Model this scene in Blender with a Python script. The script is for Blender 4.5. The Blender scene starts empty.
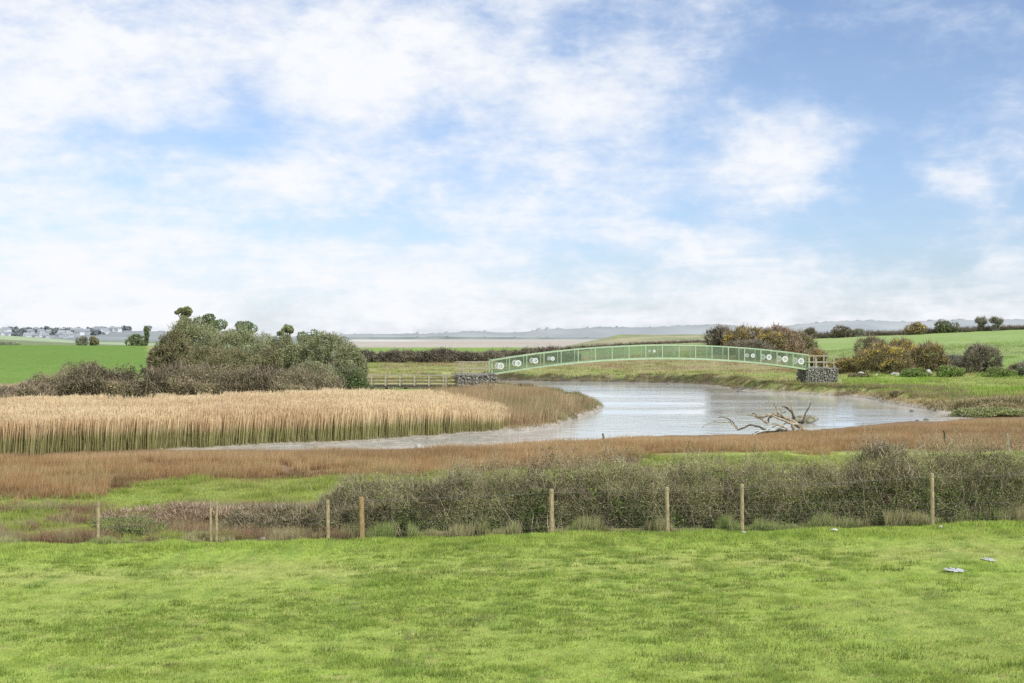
import bpy, math, random
import numpy as np
from math import radians as R, sin, cos, pi
rng = np.random.default_rng(7)
random.seed(7)
F, CX, HY, EYE = 1300.0, 512.0, 338.0, 6.5      # focal in px, image centre, horizon row, eye height (m)
scene = bpy.context.scene
COL = scene.collection

# ---------------------------------------------------------------- numpy noise
_T = np.random.default_rng(3).random((256, 256))
def vnoise(x, y, seed=0):
    x = np.asarray(x, float) + seed * 17.37; y = np.asarray(y, float) + seed * 9.71
    xi = np.floor(x).astype(int); yi = np.floor(y).astype(int)
    fx = x - xi; fy = y - yi
    fx = fx * fx * (3 - 2 * fx); fy = fy * fy * (3 - 2 * fy)
    a = _T[xi & 255, yi & 255]; b = _T[(xi + 1) & 255, yi & 255]
    c = _T[xi & 255, (yi + 1) & 255]; d = _T[(xi + 1) & 255, (yi + 1) & 255]
    return (a * (1 - fx) + b * fx) * (1 - fy) + (c * (1 - fx) + d * fx) * fy
def fbm(x, y, s=1.0, o=4, seed=0):
    t = 0; w = 0; a = 1.0
    for k in range(o):
        t = t + a * vnoise(x / s * 2 ** k, y / s * 2 ** k, seed + k * 3); w += a; a *= .55
    return t / w
def sst(a, b, x):
    t = np.clip((x - a) / (b - a), 0, 1); return t * t * (3 - 2 * t)
def lerp(a, b, t): return a + (b - a) * t

# ---------------------------------------------------------------- polygons
def W(px, py, z=0.0):
    Y = F * (EYE - z) / (py - HY); return ((px - CX) / F * Y, Y)
def sdist(X, Y, poly):
    """signed distance, negative inside"""
    X = np.asarray(X, float); Y = np.asarray(Y, float)
    d = np.full(X.shape, 1e18); ins = np.zeros(X.shape, bool)
    n = len(poly)
    for i in range(n):
        x0, y0 = poly[i]; x1, y1 = poly[(i + 1) % n]
        dx, dy = x1 - x0, y1 - y0
        t = np.clip(((X - x0) * dx + (Y - y0) * dy) / (dx * dx + dy * dy + 1e-12), 0, 1)
        d = np.minimum(d, (X - x0 - t * dx) ** 2 + (Y - y0 - t * dy) ** 2)
        if y0 != y1:
            c = ((y0 > Y) != (y1 > Y)) & (X < dx * (Y - y0) / dy + x0)
            ins ^= c
    d = np.sqrt(d)
    return np.where(ins, -d, d)
RIVER_PX = [(604,407),(590,413),(572,421),(553,427),(530,431),(500,434),(500,442),(545,442.5),(600,442),(650,441.5),(700,440.5),
            (750,438),(800,434.5),(850,430.5),(900,426.5),(925,422.5),(934,414),(926,409.5),(905,406),(885,402.5),(868,398.5),(840,396.5),(800,394),
            (765,392),(735,390),(715,386),(690,383.8),(640,382.6),(600,382),(560,381.6),(520,381),(490,380.4),(460,380.2),(440,380.2),
            (442,382.4),(470,384),(497,387),(520,389),(545,391.5),(570,396),(592,400.5)]
RIVER = [W(*p) for p in RIVER_PX]
CREEK_PX = [(604,426),(560,430),(500,432.5),(470,434),(430,437),(370,441.5),(300,444.5),(235,447.5),(190,450),(130,453),
            (190,456),(235,456.5),(300,456.5),(370,455.5),(440,454),(500,450.5),(560,446),(620,442)]
CREEK = [W(*p) for p in CREEK_PX]
MUD_PX = [(940,413.5),(985,411),(990,418),(975,423),(925,426),(930,418)]
MUD = [W(*p) for p in MUD_PX]

# ---------------------------------------------------------------- terrain
TY = np.array([3, 36, 44, 50, 65, 85, 100, 112, 130, 150, 170, 200, 230, 260, 300, 400, 500, 700, 900, 1200, 1600, 2200, 9000.])
TP = np.array([-300, 0, 90, 150, 215, 370, 560, 620, 710, 820, 1024, 1400.])
TZ = {
 -300:[0.576,0.460,0.476,.6,.5,.45,.6,.9,2.5,3.2,3.9,4.8,5.5,6.0,6.0,6,6.5,8,12,9,4,4,2],
 0:[0.576,0.460,0.476,.6,.5,.45,.6,.9,2.2,2.8,3.3,4.0,4.6,5.1,4.5,3,3.2,6,8.6,5,4,4,2],
 90:[0.576,0.460,0.476,.6,.5,.45,.6,.9,2.1,2.7,3.2,3.9,4.5,5.0,4.4,3,2.8,3.6,3.9,4.5,4,4,2],
 150:[0.596,0.470,0.476,.6,.5,.45,.6,.9,1.9,2.5,3.0,3.7,4.4,5.0,4.4,3,2.4,2.4,2.6,4.0,4,4,2],
 215:[0.612,0.500,0.512,.6,.5,.45,.6,.8,1.3,1.5,1.6,1.8,2,2,2,2,2,2,2,3,5,3,2],
 370:[0.674,0.560,0.524,.6,.5,.4,.45,.45,.4,.4,.6,1.2,1.6,1.9,2.1,2,2,2,2,2,2,2,2],
 560:[0.766,0.660,0.636,.65,.5,.35,.35,.4,.5,.6,.8,1.0,1.6,1.9,2.1,2.2,2.6,2.2,2,2,2,2,2],
 620:[0.776,0.665,0.646,.67,.5,.35,.37,.44,.58,.64,.84,1.15,2.2,2.9,3.4,5.0,7.6,3,2,2,2,2,2],
 710:[0.792,0.680,0.672,.7,.5,.35,.4,.5,.7,.7,.9,1.4,3.4,4.1,4.6,6.0,7.8,4,3,2,2,2,2],
 820:[0.898,0.750,0.718,.7,.5,.35,.5,.6,.8,1.0,1.1,2.0,3.2,3.9,4.7,6.6,5,4,3,2,2,2,2],
 1024:[1.240,0.950,0.840,.8,.6,.4,.6,.8,1.0,1.1,1.4,3.0,4.6,5.8,7.2,9.2,8,6,4,3,2,2,2],
 1400:[1.340,1.200,1.040,.9,.7,.6,.9,1.2,1.6,2.0,2.6,4.5,6,7.6,9.5,13,12,9,6,4,2,2,2]}
TZA = np.array([TZ[int(p)] for p in TP])
def zbase(X, Y):
    X = np.asarray(X, float); Y = np.maximum(np.asarray(Y, float), 3.001)
    ly = np.log(Y); LY = np.log(TY)
    px = np.clip(CX + F * X / np.maximum(Y, 12.0), TP[0], TP[-1] - .01)
    j = np.clip(np.searchsorted(LY, ly, 'right') - 1, 0, len(TY) - 2)
    i = np.clip(np.searchsorted(TP, px, 'right') - 1, 0, len(TP) - 2)
    ty = np.clip((ly - LY[j]) / (LY[j + 1] - LY[j]), 0, 1); tx = (px - TP[i]) / (TP[i + 1] - TP[i])
    z0 = lerp(TZA[i, j], TZA[i + 1, j], tx); z1 = lerp(TZA[i, j + 1], TZA[i + 1, j + 1], tx)
    return lerp(z0, z1, ty)
def zg(X, Y, detail=True):
    X = np.asarray(X, float); Y = np.asarray(Y, float)
    z = zbase(X, Y)
    amp = np.interp(Y, [3, 36, 45, 90, 200, 400, 900, 3000], [.05, .08, .16, .18, .3, .6, .6, 0.2])
    scl = np.interp(Y, [3, 60, 200, 400, 3000], [2.2, 2.5, 8, 25, 90])
    # blend of fixed-scale noises (the scale must not vary inside one lookup)
    n1 = fbm(X, Y, 2.3, 3, 1) - .5; n2 = fbm(X, Y, 9, 3, 2) - .5; n3 = fbm(X, Y, 60, 3, 4) - .5
    z = z + amp * np.where(Y < 120, 1.0 * n1 + .7 * n2, 0) + np.where(Y >= 120, amp * (.35 * n1 * (Y < 260) + n2 * .8 + n3 * (Y > 300)), 0)
    # a soft mound ridge at the fence foot, right half
    m = np.exp(-((Y - (36.6 + .06 * (X + 12))) / 1.1) ** 2) * .10
    z = z + m
    near = (Y > 60) & (Y < 230) & (np.abs(X) < 130)
    if near.any():
        zr = z[near]; xr = X[near]; yr = Y[near]
        wob = (fbm(xr * .6, yr, 3.0, 4, 8) - .5)
        d = sdist(xr, yr, RIVER) + wob * np.interp(yr, [80, 180], [1.6, 2.0])
        far = sst(140, 170, yr)
        bank = lerp(.08 + d * .38, .03 + .10 * np.maximum(d, 0) + .42 * sst(.7, 3.2, d), far)
        shore = np.where(d < 0, np.maximum(d * .25, -.6), np.minimum(zr, bank + np.maximum(d - 1.2, 0) * lerp(.55, .25, far)))
        zr = np.where(d < 4, shore, zr)
        d2 = sdist(xr, yr, CREEK)
        mudz = .035 + (fbm(xr, yr, 1.6, 4, 11) - .56) * .42
        zr = np.where(d2 < 1.6, np.minimum(zr, lerp(mudz, zr, sst(-.3, 1.6, d2))), zr)
        d3 = sdist(xr, yr, MUD)
        zr = np.where(d3 < 1.6, np.minimum(zr, lerp(mudz + .02, zr, sst(-.3, 1.6, d3))), zr)
        z[near] = zr
    return z

FENCE = lambda X: 37.9 + .045 * X      # distance of the fence line from the camera
# ---------------------------------------------------------------- ground colours (region polygons given at the ground, then fixed in the world)
C_FIELD = (.325, .41, .095); C_ROUGH = (.29, .375, .09); C_MUD = (.38, .35, .29)
C_MARSH = (.30, .35, .12); C_BRN = (.37, .29, .17); C_BRIGHT = (.13, .29, .028)
RUSH = [(-400,490),(0,500),(60,498),(105,494),(112,482),(250,479),(420,474),(512,468),(600,465),(640,459),(645,453),(800,453),(1024,449),(1500,447),
        (1500,420),(1024,421),(900,428),(800,435.5),(700,441.5),(600,442.5),(540,445.5),(480,449),(420,452.5),(300,455.5),(200,457),(100,458.5),(0,460),(-400,462)]
REED = [(-400,458),(0,456),(60,453),(130,450.5),(250,445.5),(370,440.5),(430,436.5),(470,433.5),(498,431),(512,424),(498,413),(430,412),(370,412),(250,416),(150,421),(0,424),(-400,424)]
PENIN = [(470,434),(490,433),(530,430),(553,426),(572,420),(590,412),(604,407),(592,400.5),(570,395.5),(545,391),(520,388.5),(497,387),(440,389),(400,400),(440,407)]
FIELDL = [(-400,384),(0,384),(60,378),(110,376),(200,374),(165,366),(150,358),(147,343),(0,343),(-400,343)]
def project(X, Y, z):
    return CX + F * X / Y, HY + F * (EYE - z) / Y
def ground_colour(X, Y, z, wob=True):
    px, py = project(X, Y, z)
    N = X.shape[0]
    n1 = fbm(X, Y, 1.3, 4, 21); n2 = fbm(X, Y, 6, 4, 22); n3 = fbm(X, Y, 30, 4, 23); nf = fbm(X, Y, .35, 3, 24)
    wx = (fbm(X, Y, 3, 4, 31) - .5); wy = (fbm(X, Y, 3, 4, 32) - .5)
    sc = F / Y
    qx = px + wx * 2.2 * sc * 1.6; qy = py + wy * np.interp(Y, [30, 60, 100, 200, 500], [26, 22, 7, 4, 1.0])
    C = np.empty((N, 3))
    def mix(col, a):
        a = np.clip(a, 0, 1)[:, None]; C[:] = C * (1 - a) + np.array(col) * a
    def reg(poly, feather=2.0):
        return 1 - sst(-feather, feather, sdist(qx, qy, poly))
    C[:] = C_FIELD
    # near field: yellower and duller patches, darker tufts
    near = 1 - sst(37.5, 40, Y - .05 * X)
    mix((.37, .40, .13), sst(.46, .66, n2) * .28)
    mix((.25, .36, .07), sst(.44, .64, n1) * .3)
    track = np.exp(-((Y - (33.4 + .035 * X + (n2 - .5) * 1.5)) / 1.2) ** 2)
    mix((.40, .42, .15), track * near * .7 * sst(.2, .5, n1))
    mix((.19, .28, .06), sst(.57, .66, fbm(X * 1.6, Y * .5, .8, 3, 41)) * .5 * near)
    mix((.42, .38, .18), sst(.72, .82, fbm(X, Y, .5, 3, 43)) * .4)
    # beyond the fence
    b = sst(39.5, 42, Y - .05 * X)
    mix(C_ROUGH, b * .6); mix((.36, .40, .12), b * sst(.5, .7, n1) * .5); mix((.15, .27, .04), b * sst(.56, .7, nf) * .45)
    far = sst(98, 104, Y)
    mix(C_MARSH, far)
    # marsh on the far side: brown and green bands
    mix(C_BRN, far * sst(.44, .62, n2) * .75)
    mix((.24, .33, .08), far * sst(.52, .7, n3) * .6)
    # right meadow
    a = reg([(835,377),(900,374),(1024,374),(1500,374),(1500,402),(1024,398),(985,402),(940,405),(900,395),(850,389)], 3)
    mix((.24, .38, .06), a * .9); mix((.36, .39, .15), a * sst(.42, .62, n2) * .7); mix(C_BRN, a * sst(.62, .75, n1) * .4)
    a = reg([(720,379),(800,383),(850,386),(840,392),(790,391),(735,387)], 2)
    mix((.27, .37, .08), a * .8)
    # brown rim of the bend
    a = reg([(735,389),(800,390),(850,392),(880,394),(930,398),(990,404),(1024,398),(1500,396),(1500,422),(1024,422),(960,420),(930,412),(890,405),(850,398),(800,395.5),(740,392.5)], 2)
    mix((.38, .29, .16), a * .85)
    a = reg([(935,415),(965,409),(1024,402),(1200,400),(1200,410),(1024,410),(960,417)], 1.5)
    mix((.09, .13, .035), a * .5)
    # behind the bridge
    a = reg([(380,356),(560,354),(720,356),(790,360),(790,372),(700,371),(560,366),(480,366),(380,369)], 2)
    mix((.34, .27, .17), a * (.6 + .5 * (n2 - .5)))
    a = reg([(370,369),(480,366),(560,369),(720,373),(800,379),(800,386),(700,382),(500,379),(370,388)], 2)
    mix((.29, .34, .10), a * .85); mix((.42, .35, .22), a * sst(.42, .6, n1) * .65)
    # fields to the right behind the bridge
    a = reg([(560,345.5),(720,344),(720,356),(640,359),(560,352)], .8)
    mix((.24, .36, .10), a * sst(.35, .5, n3))
    a = reg([(806,400),(806,373),(845,372),(1024,372),(1500,372),(1500,300),(806,300)], 1) * sst(176, 184, Y) * (1 - sst(400, 410, Y))
    mix((.25, .355, .11), a); mix((.31, .38, .16), a * sst(.45, .6, n3) * .6)
    s = np.exp(-((py - (352.5 - (px - 900) * .0)) / 1.1) ** 2) * (px > 925)
    mix((.30, .34, .16), a * s * .5)
    # dune-like rise
    mix((.27, .29, .15), far * sst(265, 300, Y) * (px > 500) * (px < 800) * sst(.40, .55, fbm(X, Y, 14, 4, 37)) * .8); mix((.16, .19, .09), far * sst(265, 300, Y) * (px > 500) * (px < 800) * sst(.55, .66, fbm(X, Y * .6, 9, 3, 38)) * .7)
    a = reg([(545,344),(580,339),(640,336),(720,333),(720,344),(560,346)], 1) * sst(330, 400, Y)
    mix((.33, .33, .20), a * .9); mix((.20, .25, .12), a * sst(.45, .6, n2) * .8); mix((.42, .38, .24), a * sst(.5, .62, fbm(X, Y, 25, 4, 39)) * .7)
    # distant flats
    f = sst(420, 460, Y)
    a = f * (px > 330) * (px < 600) * (Y > 520)
    mix((.46, .425, .375), a * .95); mix((.40, .35, .29), a * sst(.4, .6, n3) * .6 * (Y < 1500))
    mix((.21, .33, .075), sst(252, 262, Y) * (1 - sst(560, 640, Y)) * (px > 345) * (1 - sst(500, 565, px)) * .95)
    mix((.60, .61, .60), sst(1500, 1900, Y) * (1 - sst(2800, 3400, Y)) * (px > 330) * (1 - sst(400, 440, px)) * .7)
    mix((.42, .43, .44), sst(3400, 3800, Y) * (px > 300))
    # left green field and what is beyond it
    a = reg(FIELDL, 1.0) * sst(112, 120, Y) * (1 - sst(262, 268, Y))
    mix((.15, .25, .05), a); mix((.19, .29, .065), a * sst(.45, .62, n3) * .7); mix((.10, .22, .03), a * sst(.5, .65, n1) * .5)
    a = (px < 345) * sst(266, 275, Y)
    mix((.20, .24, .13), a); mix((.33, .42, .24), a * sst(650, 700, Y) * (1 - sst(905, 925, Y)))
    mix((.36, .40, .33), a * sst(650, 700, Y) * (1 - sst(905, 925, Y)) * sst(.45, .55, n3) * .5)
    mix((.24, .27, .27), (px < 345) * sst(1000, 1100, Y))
    # reed bed floor, peninsula, rushes
    a = reg(REED, 2.5) * (Y < 118); mix((.30, .29, .14), a)
    a = reg(PENIN, 1.5) * (Y < 175); mix((.20, .17, .075), a)
    a = reg(RUSH, 2.5) * (Y < 110); mix((.22, .15, .08), a); mix((.22, .25, .06), a * sst(.6, .75, n2) * .3)
    a = reg([(-400,490),(0,492),(250,474),(480,468),(600,461),(645,450),(1024,446),(1500,444),(1500,412),(940,412),(800,425),(600,432),(300,436),(0,445),(-400,447)], 2.0) * (Y < 118); mix((.22, .15, .085), a)
    hd = (Y > FENCE(X) + .1) & (Y < FENCE(X) + 3.4) & (px > 325); mix((.05, .06, .02), hd * .85)  # hedge shade painted dark on the ground beneath it
    # banks and mud by height above the water
    w = (Y > 60) & (Y < 230) & (np.abs(X) < 130)
    lo = np.where(w, 1 - sst(.16, .34, z + (n1 - .5) * .12), 0)
    mix(C_MUD, lo); mix((.16, .14, .10), lo * sst(138, 146, Y) * (1 - sst(690, 740, px)))
    dr = np.full(N, 99.); dr[w] = sdist(X[w], Y[w], RIVER) + (fbm(X[w] * .6, Y[w], 3.0, 4, 8) - .5) * np.interp(Y[w], [80, 180], [1.6, 2.0])
    edge = np.where(w & (Y > 138), sst(.5, 1.1, dr) * (1 - sst(2.4, 3.6, dr)), 0)
    mix((.05, .045, .03), edge * sst(.34, .50, fbm(X * .7, Y, 1.1, 4, 77)) * .85 * (1 - .6 * sst(700, 760, px)))
    mix((.16, .145, .12), np.where(w, 1 - sst(-.02, .06, z), 0) * .6)
    C *= (0.86 + .28 * nf)[:, None] * (0.9 + .2 * n1)[:, None]
    return np.clip(C, 0, 1)

# ---------------------------------------------------------------- mesh helpers
def link(o, parent=None):
    COL.objects.link(o)
    if parent is not None: o.parent = parent
    return o
def np_mesh(name, V, Fc, mat, col=None, parent=None, smooth=False, k=None):
    """V (n,3); Fc (m,3) or (m,4) int; col (n,3) -> one mesh object"""
    me = bpy.data.meshes.new(name)
    V = np.asarray(V, np.float32); Fc = np.asarray(Fc, np.int32); k = Fc.shape[1]
    if parent is not None: V = V - np.array(parent.location, np.float32)
    me.vertices.add(len(V)); me.vertices.foreach_set('co', V.ravel())
    me.loops.add(Fc.size); me.loops.foreach_set('vertex_index', Fc.ravel())
    me.polygons.add(len(Fc)); me.polygons.foreach_set('loop_start', np.arange(0, Fc.size, k, dtype=np.int32))
    me.polygons.foreach_set('loop_total', np.full(len(Fc), k, np.int32))
    if smooth: me.polygons.foreach_set('use_smooth', np.ones(len(Fc), bool))
    me.update(calc_edges=True)
    if col is not None:
        at = me.color_attributes.new('Col', 'FLOAT_COLOR', 'POINT')
        c4 = np.ones((len(V), 4), np.float32); c4[:, :3] = col
        at.data.foreach_set('color', c4.ravel())
    me.materials.append(mat)
    return link(bpy.data.objects.new(name, me), parent)
class MB:
    """collects boxes, tubes and hulls for ONE mesh"""
    def __init__(s): s.v = []; s.f = []
    def quadbox(s, c, d):
        """box: centre c, half-axes d (3 vectors)"""
        c = np.array(c, float); a, b, e = [np.array(x, float) for x in d]
        n = len(s.v)
        for i in (-1, 1):
            for j in (-1, 1):
                for k in (-1, 1): s.v.append(tuple(c + a * i + b * j + e * k))
        for q in ((0,1,3,2),(4,6,7,5),(0,4,5,1),(2,3,7,6),(0,2,6,4),(1,5,7,3)): s.f.append(tuple(n + t for t in q))
        return s
    def box(s, cx, cy, cz, sx, sy, sz, rz=0):
        return s.quadbox((cx, cy, cz), ((cos(rz) * sx / 2, sin(rz) * sx / 2, 0), (-sin(rz) * sy / 2, cos(rz) * sy / 2, 0), (0, 0, sz / 2)))
    def bar(s, p, q, w, h=None, up=(0, 0, 1)):
        p = np.array(p, float); q = np.array(q, float); d = q - p; L = np.linalg.norm(d); d /= L
        u = np.cross(d, up); u /= np.linalg.norm(u) + 1e-9; v = np.cross(u, d); h = h or w
        return s.quadbox((p + q) / 2, (d * L / 2, u * w / 2, v * h / 2))
    def tube(s, pts, rad, n=6, cap=True):
        pts = [np.array(p, float) for p in pts]
        base = len(s.v); m = len(pts)
        if not hasattr(rad, '__len__'): rad = [rad] * m
        ref = np.array((.13, .27, .95))
        for i, p in enumerate(pts):
            t = pts[min(i + 1, m - 1)] - pts[max(i - 1, 0)]; t = t / (np.linalg.norm(t) + 1e-9)
            u = np.cross(t, ref)
            if np.linalg.norm(u) < .1: u = np.cross(t, (1, 0, 0))
            u /= np.linalg.norm(u); v = np.cross(t, u)
            for k in range(n):
                a = 2 * pi * k / n; s.v.append(tuple(p + (u * cos(a) + v * sin(a)) * rad[i]))
        for i in range(m - 1):
            for k in range(n):
                s.f.append((base + i * n + k, base + i * n + (k + 1) % n, base + (i + 1) * n + (k + 1) % n, base + (i + 1) * n + k))
        if cap:
            s.f.append(tuple(base + k for k in range(n))[::-1]); s.f.append(tuple(base + (m - 1) * n + k for k in range(n)))
        return s
    def ring(s, c, ux, uz, r0, r1, th, nrm, n=20):
        """flat annulus with thickness"""
        c = np.array(c, float); ux = np.array(ux, float); uz = np.array(uz, float); nrm = np.array(nrm, float); b = len(s.v)
        for k in range(n):
            a = 2 * pi * k / n; d = ux * cos(a) + uz * sin(a)
            for r, t in ((r0, -th), (r1, -th), (r1, th), (r0, th)): s.v.append(tuple(c + d * r + nrm * t))
        for k in range(n):
            p = b + 4 * k; q = b + 4 * ((k + 1) % n)
            for j in range(4): s.f.append((p + j, p + (j + 1) % 4, q + (j + 1) % 4, q + j))
        return s
    def build(s, name, mat, parent=None, smooth=False):
        me = bpy.data.meshes.new(name)
        off = np.array(parent.location) if parent is not None else np.zeros(3)
        me.from_pydata([tuple(np.array(v) - off) for v in s.v], [], s.f); me.update()
        me.materials.append(mat)
        if smooth:
            for p in me.polygons: p.use_smooth = True
        return link(bpy.data.objects.new(name, me), parent)
def rock_mesh(c, r, seed, sub=3):
    """an irregular stone as (V,F)"""
    import bmesh
    bm = bmesh.new(); bmesh.ops.create_icosphere(bm, subdivisions=sub, radius=1)
    V = np.array([v.co[:] for v in bm.verts]); Fc = np.array([[v.index for v in f.verts] for f in bm.faces]); bm.free()
    g = np.random.default_rng(seed); dirs = g.normal(size=(9, 3)); dirs /= np.linalg.norm(dirs, axis=1)[:, None]
    h = g.uniform(.62, .95, 9)
    for d, hh in zip(dirs, h):
        t = V @ d; V = V - np.maximum(t - hh, 0)[:, None] * d
    V = V + (fbm(V[:, 0] * 3 + seed, V[:, 1] * 3 + V[:, 2] * 2, 1, 3) - .5)[:, None] * .14 * V
    return V * np.array(r) + np.array(c), Fc
def tag(o, label=None, cat=None, group=None, kind=None):
    if label: o['label'] = label
    if cat: o['category'] = cat
    if group: o['group'] = group
    if kind: o['kind'] = kind
    return o
def empty(name, loc, label, cat, group=None):
    o = bpy.data.objects.new(name, None); o.empty_display_size = .3; o.location = loc; COL.objects.link(o)
    return tag(o, label, cat, group)

# ---------------------------------------------------------------- materials
def mat_attr(name, rough=.85, trans=0.0, noise=0, ns=8.0, bump=0, bs=20., spec=.2):
    m = bpy.data.materials.new(name); m.use_nodes = True; nt = m.node_tree; N = nt.nodes; L = nt.links
    p = N['Principled BSDF']; p.inputs['Roughness'].default_value = rough; p.inputs['Specular IOR Level'].default_value = spec
    at = N.new('ShaderNodeAttribute'); at.attribute_name = 'Col'; c = at.outputs['Color']
    if noise:
        tc = N.new('ShaderNodeTexCoord'); nz = N.new('ShaderNodeTexNoise'); nz.inputs['Scale'].default_value = ns; nz.inputs['Detail'].default_value = 6
        L.new(tc.outputs['Object'], nz.inputs['Vector'])
        mr = N.new('ShaderNodeMapRange'); mr.inputs[1].default_value = .25; mr.inputs[2].default_value = .75
        mr.inputs[3].default_value = 1 - noise; mr.inputs[4].default_value = 1 + noise
        L.new(nz.outputs['Fac'], mr.inputs[0])
        vm = N.new('ShaderNodeVectorMath'); vm.operation = 'SCALE'; L.new(c, vm.inputs[0]); L.new(mr.outputs[0], vm.inputs['Scale']); c = vm.outputs[0]
        if bump:
            n2 = N.new('ShaderNodeTexNoise'); n2.inputs['Scale'].default_value = bs; n2.inputs['Detail'].default_value = 6; L.new(tc.outputs['Object'], n2.inputs['Vector'])
            bp = N.new('ShaderNodeBump'); bp.inputs['Strength'].default_value = bump; bp.inputs['Distance'].default_value = .05
            L.new(n2.outputs['Fac'], bp.inputs['Height']); L.new(bp.outputs[0], p.inputs['Normal'])
    L.new(c, p.inputs['Base Color'])
    if trans:
        t = N.new('ShaderNodeBsdfTranslucent'); L.new(c, t.inputs['Color'])
        mx = N.new('ShaderNodeMixShader'); mx.inputs[0].default_value = trans
        L.new(p.outputs[0], mx.inputs[1]); L.new(t.outputs[0], mx.inputs[2]); L.new(mx.outputs[0], N['Material Output'].inputs['Surface'])
    return m
def mat_noise(name, c1, c2, scale=6, rough=.8, bump=0, stretch=(1, 1, 1), metallic=0, detail=6, spec=.3, lo=.35, hi=.65):
    m = bpy.data.materials.new(name); m.use_nodes = True; nt = m.node_tree; N = nt.nodes; L = nt.links
    p = N['Principled BSDF']; p.inputs['Roughness'].default_value = rough; p.inputs['Metallic'].default_value = metallic; p.inputs['Specular IOR Level'].default_value = spec
    tc = N.new('ShaderNodeTexCoord'); mp = N.new('ShaderNodeMapping'); mp.inputs['Scale'].default_value = stretch
    nz = N.new('ShaderNodeTexNoise'); nz.inputs['Scale'].default_value = scale; nz.inputs['Detail'].default_value = detail
    L.new(tc.outputs['Object'], mp.inputs[0]); L.new(mp.outputs[0], nz.inputs['Vector'])
    cr = N.new('ShaderNodeValToRGB'); cr.color_ramp.elements[0].position = lo; cr.color_ramp.elements[1].position = hi
    cr.color_ramp.elements[0].color = (*c1, 1); cr.color_ramp.elements[1].color = (*c2, 1)
    L.new(nz.outputs['Fac'], cr.inputs[0]); L.new(cr.outputs[0], p.inputs['Base Color'])
    if bump:
        bp = N.new('ShaderNodeBump'); bp.inputs['Strength'].default_value = bump; bp.inputs['Distance'].default_value = .03
        L.new(nz.outputs['Fac'], bp.inputs['Height']); L.new(bp.outputs[0], p.inputs['Normal'])
    return m
M_ground = mat_attr('ground_turf', .95, 0, .22, 3.0, .5, 9.0, .1)
M_blade = mat_attr('grass_blades', .75, .35, spec=.2)
M_reed = mat_attr('reed_stems', .85, .42, spec=.15)
M_leaf = mat_attr('leaves', .7, .3, spec=.25)
M_twig = mat_attr('twigs', .9, 0, spec=.15)
M_bark = mat_noise('bark', (.10, .08, .055), (.22, .19, .14), 12, .9, .4)
M_post = mat_noise('weathered_post', (.25, .20, .11), (.44, .37, .22), 9, .85, .3, (3, 3, .6))
M_post2 = mat_noise('brown_post', (.22, .15, .07), (.36, .26, .13), 9, .85, .3, (3, 3, .6))
M_wire = mat_noise('galvanised_wire', (.22, .22, .21), (.34, .34, .33), 30, .5, 0, metallic=.7)
M_green = mat_noise('pale_green_paint', (.31, .43, .25), (.39, .51, .32), 2, .45, 0)
M_mesh = mat_noise('green_mesh_coating', (.13, .20, .115), (.18, .26, .15), 2, .5, 0)
M_white = mat_noise('white_paint', (.52, .57, .51), (.66, .70, .64), 4, .5, 0)
M_stone = mat_noise('gabion_stone', (.20, .195, .165), (.40, .385, .335), 2.2, .9, .5)
M_stone_d = mat_noise('dark_stone', (.12, .115, .10), (.22, .21, .18), 5, .9, .5)
M_pale = mat_noise('pale_stone', (.34, .335, .30), (.62, .61, .57), 8, .8, .3)
M_lumber = mat_noise('pale_lumber', (.27, .25, .17), (.45, .42, .31), 6, .85, .2, (1, 1, 3))
M_lumber_d = mat_noise('dark_lumber', (.05, .045, .035), (.12, .10, .08), 6, .85, .2)
M_rail = mat_noise('brown_rail', (.13, .10, .07), (.27, .20, .13), 6, .85, .2)
M_drift = mat_noise('driftwood', (.20, .17, .11), (.48, .42, .30), 7, .8, .4, (1, 1, 1))
M_drift_d = mat_noise('dark_driftwood', (.06, .05, .035), (.17, .14, .09), 7, .8, .4)  # darker tone used on part of the limbs

# ---------------------------------------------------------------- ground sheet
NU, NY = 760, 1150
u = np.linspace(-1, 1, NU); u = np.sign(u) * (np.abs(u) ** 1.35) * 1.0 * .95
Yv = np.exp(np.linspace(np.log(3.0), np.log(9000.0), NY))
UU, YY = np.meshgrid(u, Yv)
XX = UU * (YY + 16)
XX, YY = XX.ravel(), YY.ravel()
ZZ = zg(XX, YY)
ii = np.arange((NY - 1) * NU).reshape(NY - 1, NU)[:, :-1].ravel()
quads = np.stack([ii, ii + 1, ii + NU + 1, ii + NU], 1)
gcol = ground_colour(XX, YY, ZZ)
tag(np_mesh('ground', np.stack([XX, YY, ZZ], 1), quads, M_ground, gcol, smooth=True), kind='structure')

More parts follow.
